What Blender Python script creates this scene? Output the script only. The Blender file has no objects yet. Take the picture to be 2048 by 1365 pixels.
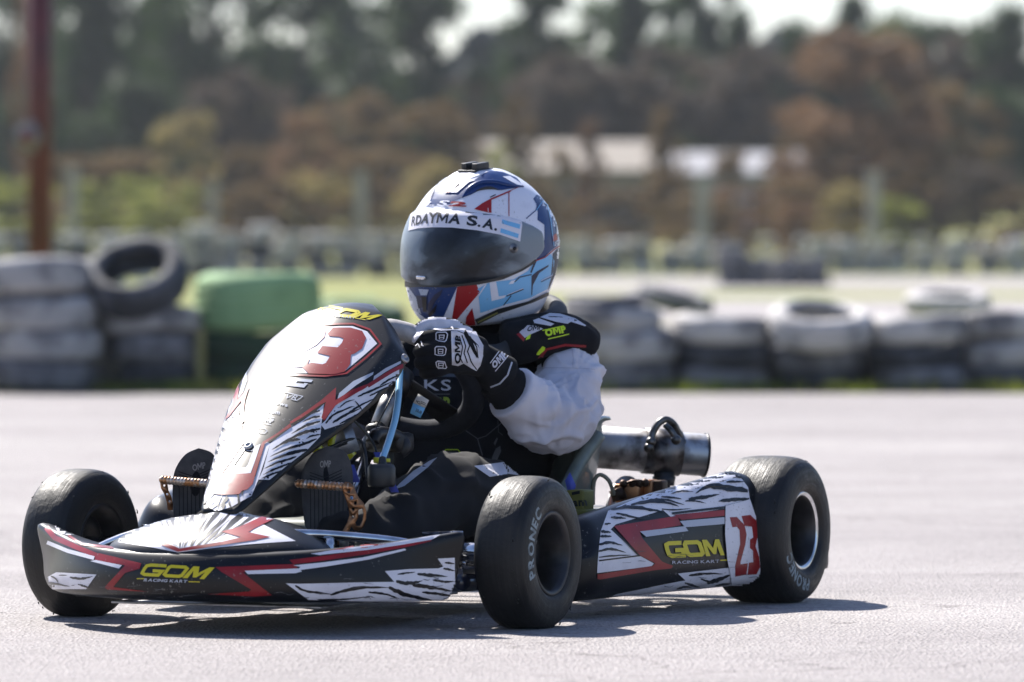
import bpy, bmesh, math, random
from mathutils import Vector, Matrix, Quaternion, noise
from mathutils.bvhtree import BVHTree
from mathutils.geometry import tessellate_polygon

# ------------------------------------------------------------------ camera, sky, sun, exposure
sc = bpy.context.scene
COL = sc.collection
FPX, CAM_H, HOR = 11810.0, 0.594, 560.0          # focal length in pixels of a 2048 wide frame, lens height, horizon row
PITCH = math.atan((682.5 - HOR) / FPX)
cam_data = bpy.data.cameras.new('camera'); cam = bpy.data.objects.new('camera', cam_data); COL.objects.link(cam)
cam_data.sensor_width = 36.0; cam_data.lens = 36.0 * FPX / 2048
cam_data.clip_start = 0.1; cam_data.clip_end = 3000
cam.location = (0, 0, CAM_H); cam.rotation_euler = (math.pi / 2 - PITCH, 0, 0)
cam_data.dof.use_dof = True; cam_data.dof.focus_distance = 10.25; cam_data.dof.aperture_fstop = 5.4
cam_data.dof.aperture_blades = 0
sc.camera = cam

SUN_DIR = Vector((-0.355, 0.595, 0.72)).normalized()      # towards the sun: behind the kart, a little to the left
elev = math.asin(SUN_DIR.z); azim = math.atan2(SUN_DIR.x, SUN_DIR.y)
w = bpy.data.worlds.new('World'); sc.world = w; w.use_nodes = True
nt = w.node_tree; nt.nodes.clear()
sky = nt.nodes.new('ShaderNodeTexSky'); sky.sky_type = 'NISHITA'; sky.sun_disc = False
sky.sun_elevation = elev; sky.sun_rotation = azim; sky.altitude = 50; sky.air_density = 1.0; sky.dust_density = 1.0; sky.ozone_density = 1.0
bg = nt.nodes.new('ShaderNodeBackground'); bg.inputs['Strength'].default_value = 0.075
wo = nt.nodes.new('ShaderNodeOutputWorld')
tint = nt.nodes.new('ShaderNodeMix'); tint.data_type = 'RGBA'; tint.blend_type = 'MULTIPLY'; tint.inputs[0].default_value = 1; tint.inputs[7].default_value = (.93, .97, 1.13, 1)
nt.links.new(sky.outputs['Color'], tint.inputs[6]); nt.links.new(tint.outputs[2], bg.inputs['Color']); nt.links.new(bg.outputs['Background'], wo.inputs['Surface'])
sl = bpy.data.lights.new('sun', 'SUN'); sl.energy = 5.0; sl.angle = math.radians(0.53); sl.color = (1.0, 0.95, 0.88)
sun = bpy.data.objects.new('sun', sl); COL.objects.link(sun)
sun.rotation_euler = (-SUN_DIR).to_track_quat('-Z', 'Y').to_euler(); sun.location = (0, 0, 30)
sc.view_settings.view_transform = 'Standard'; sc.view_settings.look = 'None'
sc.view_settings.exposure = 1.12; sc.view_settings.gamma = 1.0
sc.cycles.use_denoising = True
sc.cycles.max_bounces = 6; sc.cycles.transparent_max_bounces = 6
sc.cycles.sample_clamp_indirect = 6.0

# ------------------------------------------------------------------ geometry of the view (only to measure the photograph)
TH = math.radians(25.5)
FW = Vector((-math.sin(TH), -math.cos(TH), 0)); LW = Vector((math.cos(TH), -math.sin(TH), 0))
KO = Vector((-0.365, 10.19, 0))
KM = Matrix(((FW.x, LW.x, 0, KO.x), (FW.y, LW.y, 0, KO.y), (0, 0, 1, 0), (0, 0, 0, 1)))
KI = KM.inverted()
CAMW = Vector((0, 0, CAM_H))
cp, sp = math.cos(PITCH), math.sin(PITCH)
def ray_w(px, py):
    x = (px - 1024) / FPX; z = -(py - 682.5) / FPX
    return Vector((x, cp + z * sp, z * cp - sp)).normalized()
def at(px, py, depth):                         # world point seen at a pixel, at a distance along the ground
    d = ray_w(px, py); return CAMW + d * (depth / d.y)
def kp(px, py, depth):                         # the same in the kart's own frame
    return KI @ at(px, py, depth)
CK = KI @ CAMW
def ray_k(px, py): return (KI.to_3x3() @ ray_w(px, py)).normalized()
def kplane(px, py, x=None, y=None, z=None):
    d = ray_k(px, py)
    if x is not None: t = (x - CK.x) / d.x
    elif y is not None: t = (y - CK.y) / d.y
    else: t = (z - CK.z) / d.z
    return CK + d * t

# ------------------------------------------------------------------ materials
def lin(c):
    if isinstance(c, str):
        c = c.lstrip('#'); c = [int(c[i:i + 2], 16) / 255 for i in (0, 2, 4)]
        c = [v / 12.92 if v <= .04045 else ((v + .055) / 1.055) ** 2.4 for v in c]
    return (c[0], c[1], c[2], 1)
MATS = {}
def mat(name, col, rough=.5, metal=0, coat=0, coat_rough=.05, col2=None, scale=8, detail=6, lo=.4, hi=.65,
        bump=0, bscale=60, bdist=.002, spec=.5, rough2=None, trans=0, alpha=1, sheen=0, stretch=None, trans_col=None, coord='Object', speck=0):
    if name in MATS: return MATS[name]
    m = bpy.data.materials.new(name); m.use_nodes = True; n = m.node_tree; p = n.nodes['Principled BSDF']
    p.inputs['Base Color'].default_value = lin(col); p.inputs['Roughness'].default_value = rough
    p.inputs['Metallic'].default_value = metal; p.inputs['Coat Weight'].default_value = coat
    p.inputs['Coat Roughness'].default_value = coat_rough; p.inputs['Specular IOR Level'].default_value = spec
    if trans: p.inputs['Transmission Weight'].default_value = trans
    if sheen: p.inputs['Sheen Weight'].default_value = sheen
    tc = n.nodes.new('ShaderNodeTexCoord'); src = tc.outputs[coord]
    if stretch:
        mp = n.nodes.new('ShaderNodeMapping'); mp.inputs['Scale'].default_value = stretch
        n.links.new(src, mp.inputs['Vector']); src = mp.outputs['Vector']
    if col2 or rough2 is not None:
        nz = n.nodes.new('ShaderNodeTexNoise'); nz.inputs['Scale'].default_value = scale; nz.inputs['Detail'].default_value = detail
        n.links.new(src, nz.inputs['Vector'])
        mr = n.nodes.new('ShaderNodeMapRange'); mr.inputs['From Min'].default_value = lo; mr.inputs['From Max'].default_value = hi
        n.links.new(nz.outputs['Fac'], mr.inputs['Value'])
        if col2:
            mx = n.nodes.new('ShaderNodeMix'); mx.data_type = 'RGBA'
            mx.inputs[6].default_value = lin(col); mx.inputs[7].default_value = lin(col2)
            n.links.new(mr.outputs['Result'], mx.inputs[0]); n.links.new(mx.outputs[2], p.inputs['Base Color'])
        if rough2 is not None:
            m2 = n.nodes.new('ShaderNodeMapRange'); m2.inputs['To Min'].default_value = rough; m2.inputs['To Max'].default_value = rough2
            n.links.new(mr.outputs['Result'], m2.inputs['Value']); n.links.new(m2.outputs['Result'], p.inputs['Roughness'])
    if speck:      # road dust and stone chips
        ns = n.nodes.new('ShaderNodeTexNoise'); ns.inputs['Scale'].default_value = 170; ns.inputs['Detail'].default_value = 3; n.links.new(src, ns.inputs['Vector'])
        nl = n.nodes.new('ShaderNodeTexNoise'); nl.inputs['Scale'].default_value = 7; nl.inputs['Detail'].default_value = 4; n.links.new(src, nl.inputs['Vector'])
        ml = n.nodes.new('ShaderNodeMath'); ml.operation = 'MULTIPLY_ADD'; ml.inputs[1].default_value = .35; n.links.new(nl.outputs['Fac'], ml.inputs[0]); n.links.new(ns.outputs['Fac'], ml.inputs[2])
        rs = n.nodes.new('ShaderNodeMapRange'); rs.inputs['From Min'].default_value = .855; rs.inputs['From Max'].default_value = .90; rs.inputs['To Max'].default_value = speck; n.links.new(ml.outputs[0], rs.inputs['Value'])
        ms = n.nodes.new('ShaderNodeMix'); ms.data_type = 'RGBA'; ms.inputs[6].default_value = lin(col); ms.inputs[7].default_value = (.22, .21, .20, 1); n.links.new(rs.outputs['Result'], ms.inputs[0])
        if p.inputs['Base Color'].is_linked: n.links.new(p.inputs['Base Color'].links[0].from_socket, ms.inputs[6])
        n.links.new(ms.outputs[2], p.inputs['Base Color'])
    if bump:
        nb = n.nodes.new('ShaderNodeTexNoise'); nb.inputs['Scale'].default_value = bscale; nb.inputs['Detail'].default_value = 8
        n.links.new(src, nb.inputs['Vector'])
        bp = n.nodes.new('ShaderNodeBump'); bp.inputs['Strength'].default_value = bump; bp.inputs['Distance'].default_value = bdist
        n.links.new(nb.outputs['Fac'], bp.inputs['Height']); n.links.new(bp.outputs['Normal'], p.inputs['Normal'])
    if trans_col:
        out = n.nodes['Material Output']; tr = n.nodes.new('ShaderNodeBsdfTranslucent'); tr.inputs['Color'].default_value = lin(trans_col)
        ad = n.nodes.new('ShaderNodeMixShader'); ad.inputs[0].default_value = .4
        n.links.new(p.outputs[0], ad.inputs[1]); n.links.new(tr.outputs[0], ad.inputs[2]); n.links.new(ad.outputs[0], out.inputs['Surface'])
    MATS[name] = m; return m

G = dict(coat=.5, coat_rough=.34, spec=.10, speck=.5)
M_black = mat('gloss_black_sticker', (.0014, .0019, .0038), .35, col2=(.003, .0036, .006), scale=25, bump=.05, bscale=8, bdist=.002, **G)
M_white = mat('gloss_white_sticker', '#d5d4dc', .35, col2='#bdbac4', scale=14, lo=.5, hi=.8, **G)
M_red = mat('gloss_red_sticker', '#8e1820', .35, col2='#7a151c', scale=20, **G)
M_redd = mat('dark_red_number', '#84161b', .35, **G)
M_yellow = mat('yellow_sticker', '#c6b81c', .35, **G)
M_silver = mat('pale_grey_sticker', '#a9aebb', .3, **G)
M_blue = mat('helmet_blue', '#16356a', .3, **G)
M_lblue = mat('helmet_light_blue', '#72b0dc', .3, **G)
M_navy = mat('helmet_navy', '#1b2240', .3, **G)
M_hwhite = mat('helmet_white', '#dadbe6', .3, col2='#c6c7d3', scale=20, lo=.55, hi=.8, **G)
M_hred = mat('helmet_red', '#9c1c22', .3, **G)
M_plastic = mat('black_plastic', (.012, .013, .015), .45, col2=(.03, .03, .032), scale=30, bump=.15, bscale=200)
M_rubber = mat('tyre_rubber', (.007, .007, .008), .62, col2=(.020, .019, .018), scale=9, rough2=.5, spec=.35, bump=.5, bscale=45, bdist=.0025, stretch=(1, 1, 1))
def slick_material():
    m = bpy.data.materials.new('worn_slick_rubber'); m.use_nodes = True; n = m.node_tree; p = n.nodes['Principled BSDF']; N_ = n.nodes.new; LK = n.links.new
    tc = N_('ShaderNodeTexCoord'); sx = N_('ShaderNodeSeparateXYZ'); LK(tc.outputs['Object'], sx.inputs[0])
    def mth(op, a, b=None):
        q = N_('ShaderNodeMath'); q.operation = op
        for i, v in enumerate((a, b)):
            if v is None: continue
            if isinstance(v, (int, float)): q.inputs[i].default_value = v
            else: LK(v, q.inputs[i])
        return q.outputs[0]
    r = mth('SQRT', mth('ADD', mth('MULTIPLY', sx.outputs['X'], sx.outputs['X']), mth('MULTIPLY', sx.outputs['Z'], sx.outputs['Z'])))
    ang = mth('ARCTAN2', sx.outputs['Z'], sx.outputs['X'])
    def cyl(kr, ka, scale, det):
        cb = N_('ShaderNodeCombineXYZ'); LK(mth('MULTIPLY', r, kr), cb.inputs[0]); LK(mth('MULTIPLY', sx.outputs['Y'], kr), cb.inputs[1]); LK(mth('MULTIPLY', mth('COSINE', ang), ka), cb.inputs[2])
        q = N_('ShaderNodeTexNoise'); q.inputs['Scale'].default_value = scale; q.inputs['Detail'].default_value = det; LK(cb.outputs[0], q.inputs['Vector']); return q.outputs['Fac']
    st = cyl(30, .5, 6, 6); pt = N_('ShaderNodeTexNoise'); pt.inputs['Scale'].default_value = 14; pt.inputs['Detail'].default_value = 9; pt.inputs['Roughness'].default_value = .7; LK(tc.outputs['Object'], pt.inputs['Vector'])
    sm = mth('ADD', mth('MULTIPLY', st, .5), mth('MULTIPLY', pt.outputs['Fac'], .5))
    rp = N_('ShaderNodeValToRGB'); e = rp.color_ramp.elements; e[0].position = .40; e[0].color = (.0025, .0025, .003, 1); e[1].position = .66; e[1].color = (.026, .024, .022, 1); x = e.new(.52); x.color = (.010, .0095, .0095, 1)
    LK(sm, rp.inputs[0]); LK(rp.outputs[0], p.inputs['Base Color'])
    mr = N_('ShaderNodeMapRange'); mr.inputs['From Min'].default_value = .4; mr.inputs['From Max'].default_value = .65; mr.inputs['To Min'].default_value = .42; mr.inputs['To Max'].default_value = .78; LK(sm, mr.inputs['Value']); LK(mr.outputs[0], p.inputs['Roughness'])
    p.inputs['Specular IOR Level'].default_value = .4
    b1 = N_('ShaderNodeBump'); b1.inputs['Strength'].default_value = .55; b1.inputs['Distance'].default_value = .0012; LK(cyl(60, .3, 9, 3), b1.inputs['Height'])
    nz = N_('ShaderNodeTexNoise'); nz.inputs['Scale'].default_value = 90; nz.inputs['Detail'].default_value = 8; LK(tc.outputs['Object'], nz.inputs['Vector'])
    b2 = N_('ShaderNodeBump'); b2.inputs['Strength'].default_value = .6; b2.inputs['Distance'].default_value = .0018; LK(nz.outputs['Fac'], b2.inputs['Height']); LK(b1.outputs[0], b2.inputs['Normal']); LK(b2.outputs[0], p.inputs['Normal'])
    return m
M_rubber = slick_material()
M_chrome = mat('chrome', (.62, .63, .66), .16, metal=1, col2=(.4, .41, .43), scale=30)
M_steel = mat('brushed_steel', (.46, .46, .47), .46, metal=1, col2=(.12, .11, .105), scale=26, detail=10, lo=.48, hi=.72, rough2=.7, bump=.2, bscale=80)
M_alu = mat('cast_aluminium', (.45, .45, .46), .45, metal=.9, col2=(.2, .2, .21), scale=30)
M_dmetal = mat('dark_metal', (.05, .05, .055), .4, metal=.8, col2=(.02, .02, .02), scale=20)
M_bronze = mat('bronze_anodised_metal', (.42, .19, .085), .34, metal=.9, col2=(.25, .12, .06), scale=30)
M_seat = mat('grey_green_fibreglass', '#6f7a74', .4, coat=.3, col2='#57625f', scale=25, detail=10, bump=.1)
M_cloth = mat('black_cloth', (.005, .0055, .008), .95, spec=.25, col2=(.009, .010, .013), scale=40, bump=.4, bscale=700, bdist=.0006)
M_pants = mat('charcoal_cloth', (.007, .007, .009), .95, col2=(.013, .012, .013), scale=12, bump=.5, bscale=500, bdist=.0008)
M_wcloth = mat('pale_grey_cloth', '#c9c7d0', .9, col2='#b6b4be', scale=10, bump=.35, bscale=420, bdist=.0006, sheen=.1)
M_wglove = mat('white_glove_leather', '#cdccd6', .7, col2='#b9b8c2', scale=40, bump=.3, bscale=300)
M_lime = mat('lime_print', '#b5d40f', .5)
M_grey = mat('mid_grey', '#55575c', .6, col2='#46484c', scale=30)
M_suede = mat('dark_suede', (.006, .008, .015), .85, spec=.3, col2=(.012, .015, .024), scale=60, bump=.4, bscale=500)
M_suede_sun = mat('sunlit_suede', '#b3afae', .8, col2='#8c8a8c', scale=40)  # the dark suede where it glints in the sun, painted as pale grey
M_sole = mat('grey_sole_rubber', (.035, .034, .036), .8, col2=(.06, .058, .058), scale=30, bump=.3, bscale=200)
M_hose = mat('clear_blue_hose', '#7fb4d4', .2, coat=.5)
M_ytube = mat('clear_yellow_hose', '#b5b41a', .25, coat=.5)
M_paper = mat('paper_label', '#c8c4c0', .7)
M_frame = mat('dark_blue_frame_paint', (.008, .012, .03), .3, coat=.8)
M_strap = mat('blue_strap', '#4a55b0', .6)
M_letter = mat('tyre_lettering', '#8f9ba0', .8, col2='#4d5558', scale=60, lo=.45, hi=.7)

# ------------------------------------------------------------------ object helpers
def link(o):
    COL.objects.link(o); return o
def mesh_obj(name, bm, mats, parent=None, smooth=True):
    me = bpy.data.meshes.new(name)
    bm.normal_update(); bm.to_mesh(me); bm.free()
    if not isinstance(mats, (list, tuple)): mats = [mats]
    for m in mats: me.materials.append(m)
    if smooth:
        for p in me.polygons: p.use_smooth = True
    o = bpy.data.objects.new(name, me); link(o)
    if parent is not None: o.parent = parent
    return o
def empty(name, parent=None, loc=(0, 0, 0), m=None):
    o = bpy.data.objects.new(name, None); o.empty_display_size = .1; link(o)
    if m is not None: o.matrix_world = m
    else: o.location = loc
    if parent is not None: o.parent = parent
    return o
def tag(o, label=None, cat=None, group=None, kind=None):
    if label: o['label'] = label
    if cat: o['category'] = cat
    if group: o['group'] = group
    if kind: o['kind'] = kind
    return o
def sharp(o, deg=35):
    me = o.data; bm = bmesh.new(); bm.from_mesh(me)
    for e in bm.edges:
        if len(e.link_faces) == 2 and e.calc_face_angle(0) > math.radians(deg): e.smooth = False
    bm.to_mesh(me); bm.free(); return o
def catmull(pts, n):
    pts = [Vector(p) if not isinstance(p, (int, float)) else Vector((p,)) for p in pts]
    out = []; m = len(pts) - 1
    for i in range(n + 1):
        t = i / n * m; k = min(int(t), m - 1); f = t - k
        p0 = pts[max(k - 1, 0)]; p1 = pts[k]; p2 = pts[k + 1]; p3 = pts[min(k + 2, m)]
        out.append(.5 * ((2 * p1) + (p2 - p0) * f + (2 * p0 - 5 * p1 + 4 * p2 - p3) * f * f + (3 * p1 - p0 - 3 * p2 + p3) * f ** 3))
    return out
def grid_faces(bm, rows, close_u=False, close_v=False, mi=0):
    nr = len(rows); nc = len(rows[0]); fs = []
    for i in range(nr if close_u else nr - 1):
        for j in range(nc if close_v else nc - 1):
            a = rows[i][j]; b = rows[i][(j + 1) % nc]; c = rows[(i + 1) % nr][(j + 1) % nc]; d = rows[(i + 1) % nr][j]
            vs = []
            for v in (a, b, c, d):
                if v not in vs: vs.append(v)
            if len(vs) >= 3:
                try:
                    f = bm.faces.new(vs); f.material_index = mi; fs.append(f)
                except ValueError: pass
    return fs
def tube(bm, pts, rad, seg=12, mi=0, caps=True, n=None, flat=1.0, up=None):
    """a tube along pts; rad a number or one per point; n resamples with a spline"""
    rs = [rad] * len(pts) if isinstance(rad, (int, float)) else list(rad)
    if n:
        q = catmull([(*p, r) for p, r in zip([tuple(Vector(p)) for p in pts], rs)], n)
        pts = [Vector(v[:3]) for v in q]; rs = [max(v[3], 1e-5) for v in q]
    else: pts = [Vector(p) for p in pts]
    rows = []; up0 = Vector(up) if up else None; prev = None
    for i, p in enumerate(pts):
        t = (pts[min(i + 1, len(pts) - 1)] - pts[max(i - 1, 0)]).normalized()
        if prev is None:
            a = up0 if up0 else (Vector((0, 0, 1)) if abs(t.z) < .9 else Vector((1, 0, 0)))
        else: a = prev
        a = (a - t * a.dot(t)).normalized(); prev = a; b = t.cross(a)
        rows.append([bm.verts.new(p + (a * math.cos(k * 2 * math.pi / seg) * rs[i] * flat + b * math.sin(k * 2 * math.pi / seg) * rs[i])) for k in range(seg)])
    fs = grid_faces(bm, rows, close_v=True, mi=mi)
    if caps:
        for r_ in (rows[0][::-1], rows[-1]):
            f = bm.faces.new(r_); f.material_index = mi
    return rows
def box(bm, c, s, mi=0, rot=None, bev=0):
    vs = []
    R = rot if rot is not None else Matrix.Identity(3)
    for dx in (-1, 1):
        for dy in (-1, 1):
            for dz in (-1, 1):
                vs.append(bm.verts.new(Vector(c) + R @ Vector((dx * s[0] / 2, dy * s[1] / 2, dz * s[2] / 2))))
    fs = []
    for q in ((0, 1, 3, 2), (4, 6, 7, 5), (0, 4, 5, 1), (2, 3, 7, 6), (0, 2, 6, 4), (1, 5, 7, 3)):
        f = bm.faces.new([vs[i] for i in q]); f.material_index = mi; fs.append(f)
    if bev:
        es = list({e for f in fs for e in f.edges})
        r_ = bmesh.ops.bevel(bm, geom=es, offset=bev, segments=2, affect='EDGES', profile=.6)
        for f in r_['faces']: f.material_index = mi
def lathe(bm, prof, seg=48, axis='y', center=(0, 0, 0), mi=0, mis=None, close=False):
    """prof: list of (radius, along axis)"""
    rows = []; c = Vector(center)
    for k in range(seg):
        a = k * 2 * math.pi / seg
        row = []
        for r, h in prof:
            if axis == 'y': v = Vector((r * math.cos(a), h, r * math.sin(a)))
            elif axis == 'z': v = Vector((r * math.cos(a), r * math.sin(a), h))
            else: v = Vector((h, r * math.cos(a), r * math.sin(a)))
            row.append(bm.verts.new(c + v))
        rows.append(row)
    fs = grid_faces(bm, rows, close_u=True, close_v=close, mi=mi)
    if mis:
        nc = len(prof) if close else len(prof) - 1
        for i, f in enumerate(fs): f.material_index = mis[i % nc]
    bmesh.ops.recalc_face_normals(bm, faces=fs)
    return rows
def prism(bm, pts, vec, mi=0):
    """extrude a flat outline along vec"""
    vec = Vector(vec); a = [bm.verts.new(Vector(p)) for p in pts]; b = [bm.verts.new(Vector(p) + vec) for p in pts]
    fs = [bm.faces.new(a), bm.faces.new(b[::-1])]
    for i in range(len(a)):
        fs.append(bm.faces.new((a[i], b[i], b[(i + 1) % len(a)], a[(i + 1) % len(a)])))
    for f in fs: f.material_index = mi
    bmesh.ops.recalc_face_normals(bm, faces=fs)
def fuse(bm, name, voxel, m, parent=None, smooth_it=6, disp=None):
    """melt overlapping pieces into one continuous skin"""
    me = bpy.data.meshes.new(name); bmesh.ops.recalc_face_normals(bm, faces=bm.faces[:]); bm.to_mesh(me); bm.free()
    o = bpy.data.objects.new(name, me); link(o)
    rm = o.modifiers.new('r', 'REMESH'); rm.mode = 'VOXEL'; rm.voxel_size = voxel
    if smooth_it:
        sm = o.modifiers.new('s', 'SMOOTH'); sm.factor = .6; sm.iterations = smooth_it
    dg = bpy.context.evaluated_depsgraph_get(); me2 = bpy.data.meshes.new_from_object(o.evaluated_get(dg))
    o.modifiers.clear(); o.data = me2; bpy.data.meshes.remove(me)
    me2.name = name
    me2.materials.clear()
    for q in (m if isinstance(m, (list, tuple)) else [m]): me2.materials.append(q)
    for p in me2.polygons: p.use_smooth = True
    if disp:
        me2.update()
        ns = [Vector(v.normal) for v in me2.vertices]
        for v, nn in zip(me2.vertices, ns): v.co = v.co + nn * disp(v.co)
    if parent is not None: o.parent = parent
    return o

# ------------------------------------------------------------------ stickers: flat outlines laid on to a curved surface, inside the part's own mesh
FR = {'A': (760, 300, 3.592), 'B': (400, 580, 3.592), 'C': (760, 600, 3.592), 'D': (40, 880, 3.4133),
      'E': (560, 860, 3.175), 'F': (1120, 800, 2.967), 'P': (0, 0, 1)}
def fr(f, pts):
    ox, oy, k = FR[f]; return [(ox + x / k, oy + y / k) for x, y in pts]
def flat_mesh(polys, step):
    bm = bmesh.new()
    for poly in polys:
        tris = tessellate_polygon([[Vector((x, y, 0)) for x, y in poly]])
        vs = [bm.verts.new((x, y, 0)) for x, y in poly]
        for t in tris:
            try: bm.faces.new([vs[i] for i in t])
            except ValueError: pass
    return cut_grid(bm, step)
def cut_grid(bm, step):
    if not bm.verts: return bm
    xs = [v.co.x for v in bm.verts]; ys = [v.co.y for v in bm.verts]
    for ax, (lo, hi) in enumerate(((min(xs), max(xs)), (min(ys), max(ys)))):
        k = math.floor(lo / step) + 1
        while k * step < hi:
            co = Vector((0, 0, 0)); no = Vector((0, 0, 0)); co[ax] = k * step; no[ax] = 1
            bmesh.ops.bisect_plane(bm, geom=bm.verts[:] + bm.edges[:] + bm.faces[:], dist=1e-5, plane_co=co, plane_no=no)
            k += 1
    return bm
class Skin:
    """collects stickers for one part; frame 'kart' means the part's coordinates are the kart's"""
    def __init__(s, o, mats, to_part=None):
        s.o = o; s.mats = mats; s.tp = to_part or Matrix.Identity(4)      # kart frame -> part frame
        me = o.data; bm = bmesh.new(); bm.from_mesh(me)
        s.bvh = BVHTree.FromBMesh(bm); bm.free()
        s.bm = bmesh.new(); s.n = 0
        s.slots = {}
        for i, m in enumerate(me.materials): s.slots[m.name] = i
    def slot(s, m):
        if m.name not in s.slots:
            s.o.data.materials.append(m); s.slots[m.name] = len(s.o.data.materials) - 1
        return s.slots[m.name]
    def _lay(s, fb, m, layer, mirror):
        c = s.tp @ CK; R = s.tp.to_3x3(); mp = {}; off = .0005 * (layer + 1); mi = s.slot(m)
        for v in fb.verts:
            d = R @ ray_k(v.co.x, v.co.y)
            h = s.bvh.ray_cast(c, d)
            if h[0] is None: mp[v] = None; continue
            nn = h[1] if h[1].dot(d) < 0 else -h[1]
            mp[v] = h[0] + nn * off
        for sgn in ((1, -1) if mirror else (1,)):
            nv = {}
            for f in fb.faces:
                if any(mp[v] is None for v in f.verts): continue
                P_ = [mp[v] for v in f.verts]
                if max((P_[i] - P_[i - 1]).length for i in range(len(P_))) > .06: continue
                vs = []
                for v in f.verts:
                    if v not in nv: nv[v] = s.bm.verts.new(Vector((mp[v].x, mp[v].y * sgn, mp[v].z)))
                    vs.append(nv[v])
                if sgn > 0: vs = vs[::-1]
                try: q = s.bm.faces.new(vs)
                except ValueError: continue
                q.material_index = mi; q.smooth = True
        fb.free()
    def poly(s, frame, pts, m, layer=0, mirror=False, step=7):
        s._lay(flat_mesh([fr(frame, pts)], step), m, layer, mirror)
    def line(s, frame, pts, wd, m, layer=0, mirror=False, closed=False, step=7):
        P_ = [Vector(p) for p in pts]; n = len(P_); L_ = []; R_ = []
        for i in range(n):
            if closed: a, b = P_[i - 1], P_[(i + 1) % n]
            else: a, b = P_[max(i - 1, 0)], P_[min(i + 1, n - 1)]
            p = P_[i]; d1 = (p - a); d2 = (b - p)
            if d1.length < 1e-6: d1 = d2
            if d2.length < 1e-6: d2 = d1
            d1.normalize(); d2.normalize(); n1 = Vector((-d1.y, d1.x)); n2 = Vector((-d2.y, d2.x)); mm = (n1 + n2)
            if mm.length < .2: mm = n1
            mm.normalize(); k = min(1 / max(mm.dot(n1), .4), 2.2)
            L_.append(p + mm * wd * .5 * k); R_.append(p - mm * wd * .5 * k)
        bm = bmesh.new(); ox, oy, kk = FR[frame]
        a = [bm.verts.new((ox + q.x / kk, oy + q.y / kk, 0)) for q in L_]; b = [bm.verts.new((ox + q.x / kk, oy + q.y / kk, 0)) for q in R_]
        for i in range(n if closed else n - 1):
            j = (i + 1) % n
            try: bm.faces.new((a[i], a[j], b[j], b[i]))
            except ValueError: pass
        s._lay(cut_grid(bm, step), m, layer, mirror)
    def text(s, frame, txt, quad, m, layer=1, bold=.02, shear=0, squash=1, step=9, mirror=False, spacing=1.0):
        """quad: bottom-left, bottom-right, top-right, top-left of the lettering in the picture"""
        fb = text_mesh(txt, bold, shear, spacing)
        q = [Vector(p) for p in fr(frame, quad)]
        for v in fb.verts:
            u, t = v.co.x, v.co.y
            p = (q[0] * (1 - u) + q[1] * u) * (1 - t) + (q[3] * (1 - u) + q[2] * u) * t
            v.co = (p.x, p.y, 0)
        s._lay(cut_grid(fb, step), m, layer, mirror)
    def streaks(s, frame, A, B, n, m, layer=1, seed=1, wd=.55, lo=.45, hi=.95, both=True, jag=.12, mirror=False, slant=.0):
        """tapered ragged zebra streaks from edge A towards edge B"""
        rnd = random.Random(seed)
        def along(L_, t):
            t = max(0, min(.9999, t)) * (len(L_) - 1); k = int(t); f = t - k
            return Vector(L_[k]) * (1 - f) + Vector(L_[k + 1]) * f
        polys = []
        for i in range(n):
            t = (i + .5 + rnd.uniform(-.2, .2)) / n; hw = wd * .8 / n * .5 * rnd.uniform(.6, 1.3)
            fl = both and i % 2 == 1
            reach = rnd.uniform(lo, hi); steps = 7; L_ = []; R_ = []
            bend = rnd.uniform(-.6, .6) / n
            for k in range(steps + 1):
                r_ = k / steps
                q = r_ * reach; q = 1 - q if fl else q
                w_ = hw * (.25 + 1.1 * math.sin(min(1, r_ * 1.15 + .12) * 3.0)) * (1 - r_ ** 3) * (1 + .25 * math.sin(r_ * 9 + i))
                tt = t + bend * math.sin(r_ * 2.6) + slant * (q - .5)
                for side, acc in ((-1, L_), (1, R_)):
                    t2 = tt + side * w_ + rnd.uniform(-jag, jag) * hw
                    a = along(A, t2); b = along(B, t2); acc.append(a * (1 - q) + b * q)
            polys.append([(p.x, p.y) for p in L_ + R_[::-1]])
        for p in polys: s.poly(frame, p, m, layer, mirror, step=9)
    def wisps(s, frame, items, m, layer=1, seed=1, mirror=False, k=1.0):
        """ragged tapering brush strokes: ([points], width)"""
        rnd = random.Random(seed)
        for pts, wd in items:
            q = catmull([Vector((x, y, 0)) for x, y in pts], 14); L_ = []; R_ = []
            for i, c in enumerate(q):
                t = i / 14; d = (q[min(i + 1, 14)] - q[max(i - 1, 0)]).normalized(); nn = Vector((-d.y, d.x, 0))
                w_ = wd * k * .5 * (math.sin(math.pi * min(1, .06 + t * .97)) ** .6) * (1.15 - .5 * t)
                L_.append(c + nn * w_ * rnd.uniform(.65, 1.3)); R_.append(c - nn * w_ * rnd.uniform(.65, 1.3))
            s.poly(frame, [(v.x, v.y) for v in L_ + R_[::-1]], m, layer, mirror, step=9)
    def mark(s, frame, quad, m, layer=1, wd=None):
        """the three wide block letters of the maker's mark"""
        q = [Vector(p) for p in quad]
        def M_(u, t):
            p = (q[0] * (1 - u) + q[1] * u) * (1 - t) + (q[3] * (1 - u) + q[2] * u) * t; return (p.x, p.y)
        h = (q[3] - q[0]).length; wd = wd or h * .23
        G_ = [(.33, .88), (.11, .88), (.055, .80), (.04, .55), (.035, .22), (.075, .12), (.28, .12), (.305, .45), (.17, .45)]
        O_ = [(.40, .88), (.60, .88), (.635, .78), (.625, .20), (.59, .12), (.40, .12), (.365, .22), (.375, .78)]
        s.line(frame, [M_(*p) for p in G_], wd, m, layer); s.line(frame, [M_(*p) for p in O_], wd, m, layer, closed=True)
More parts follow.
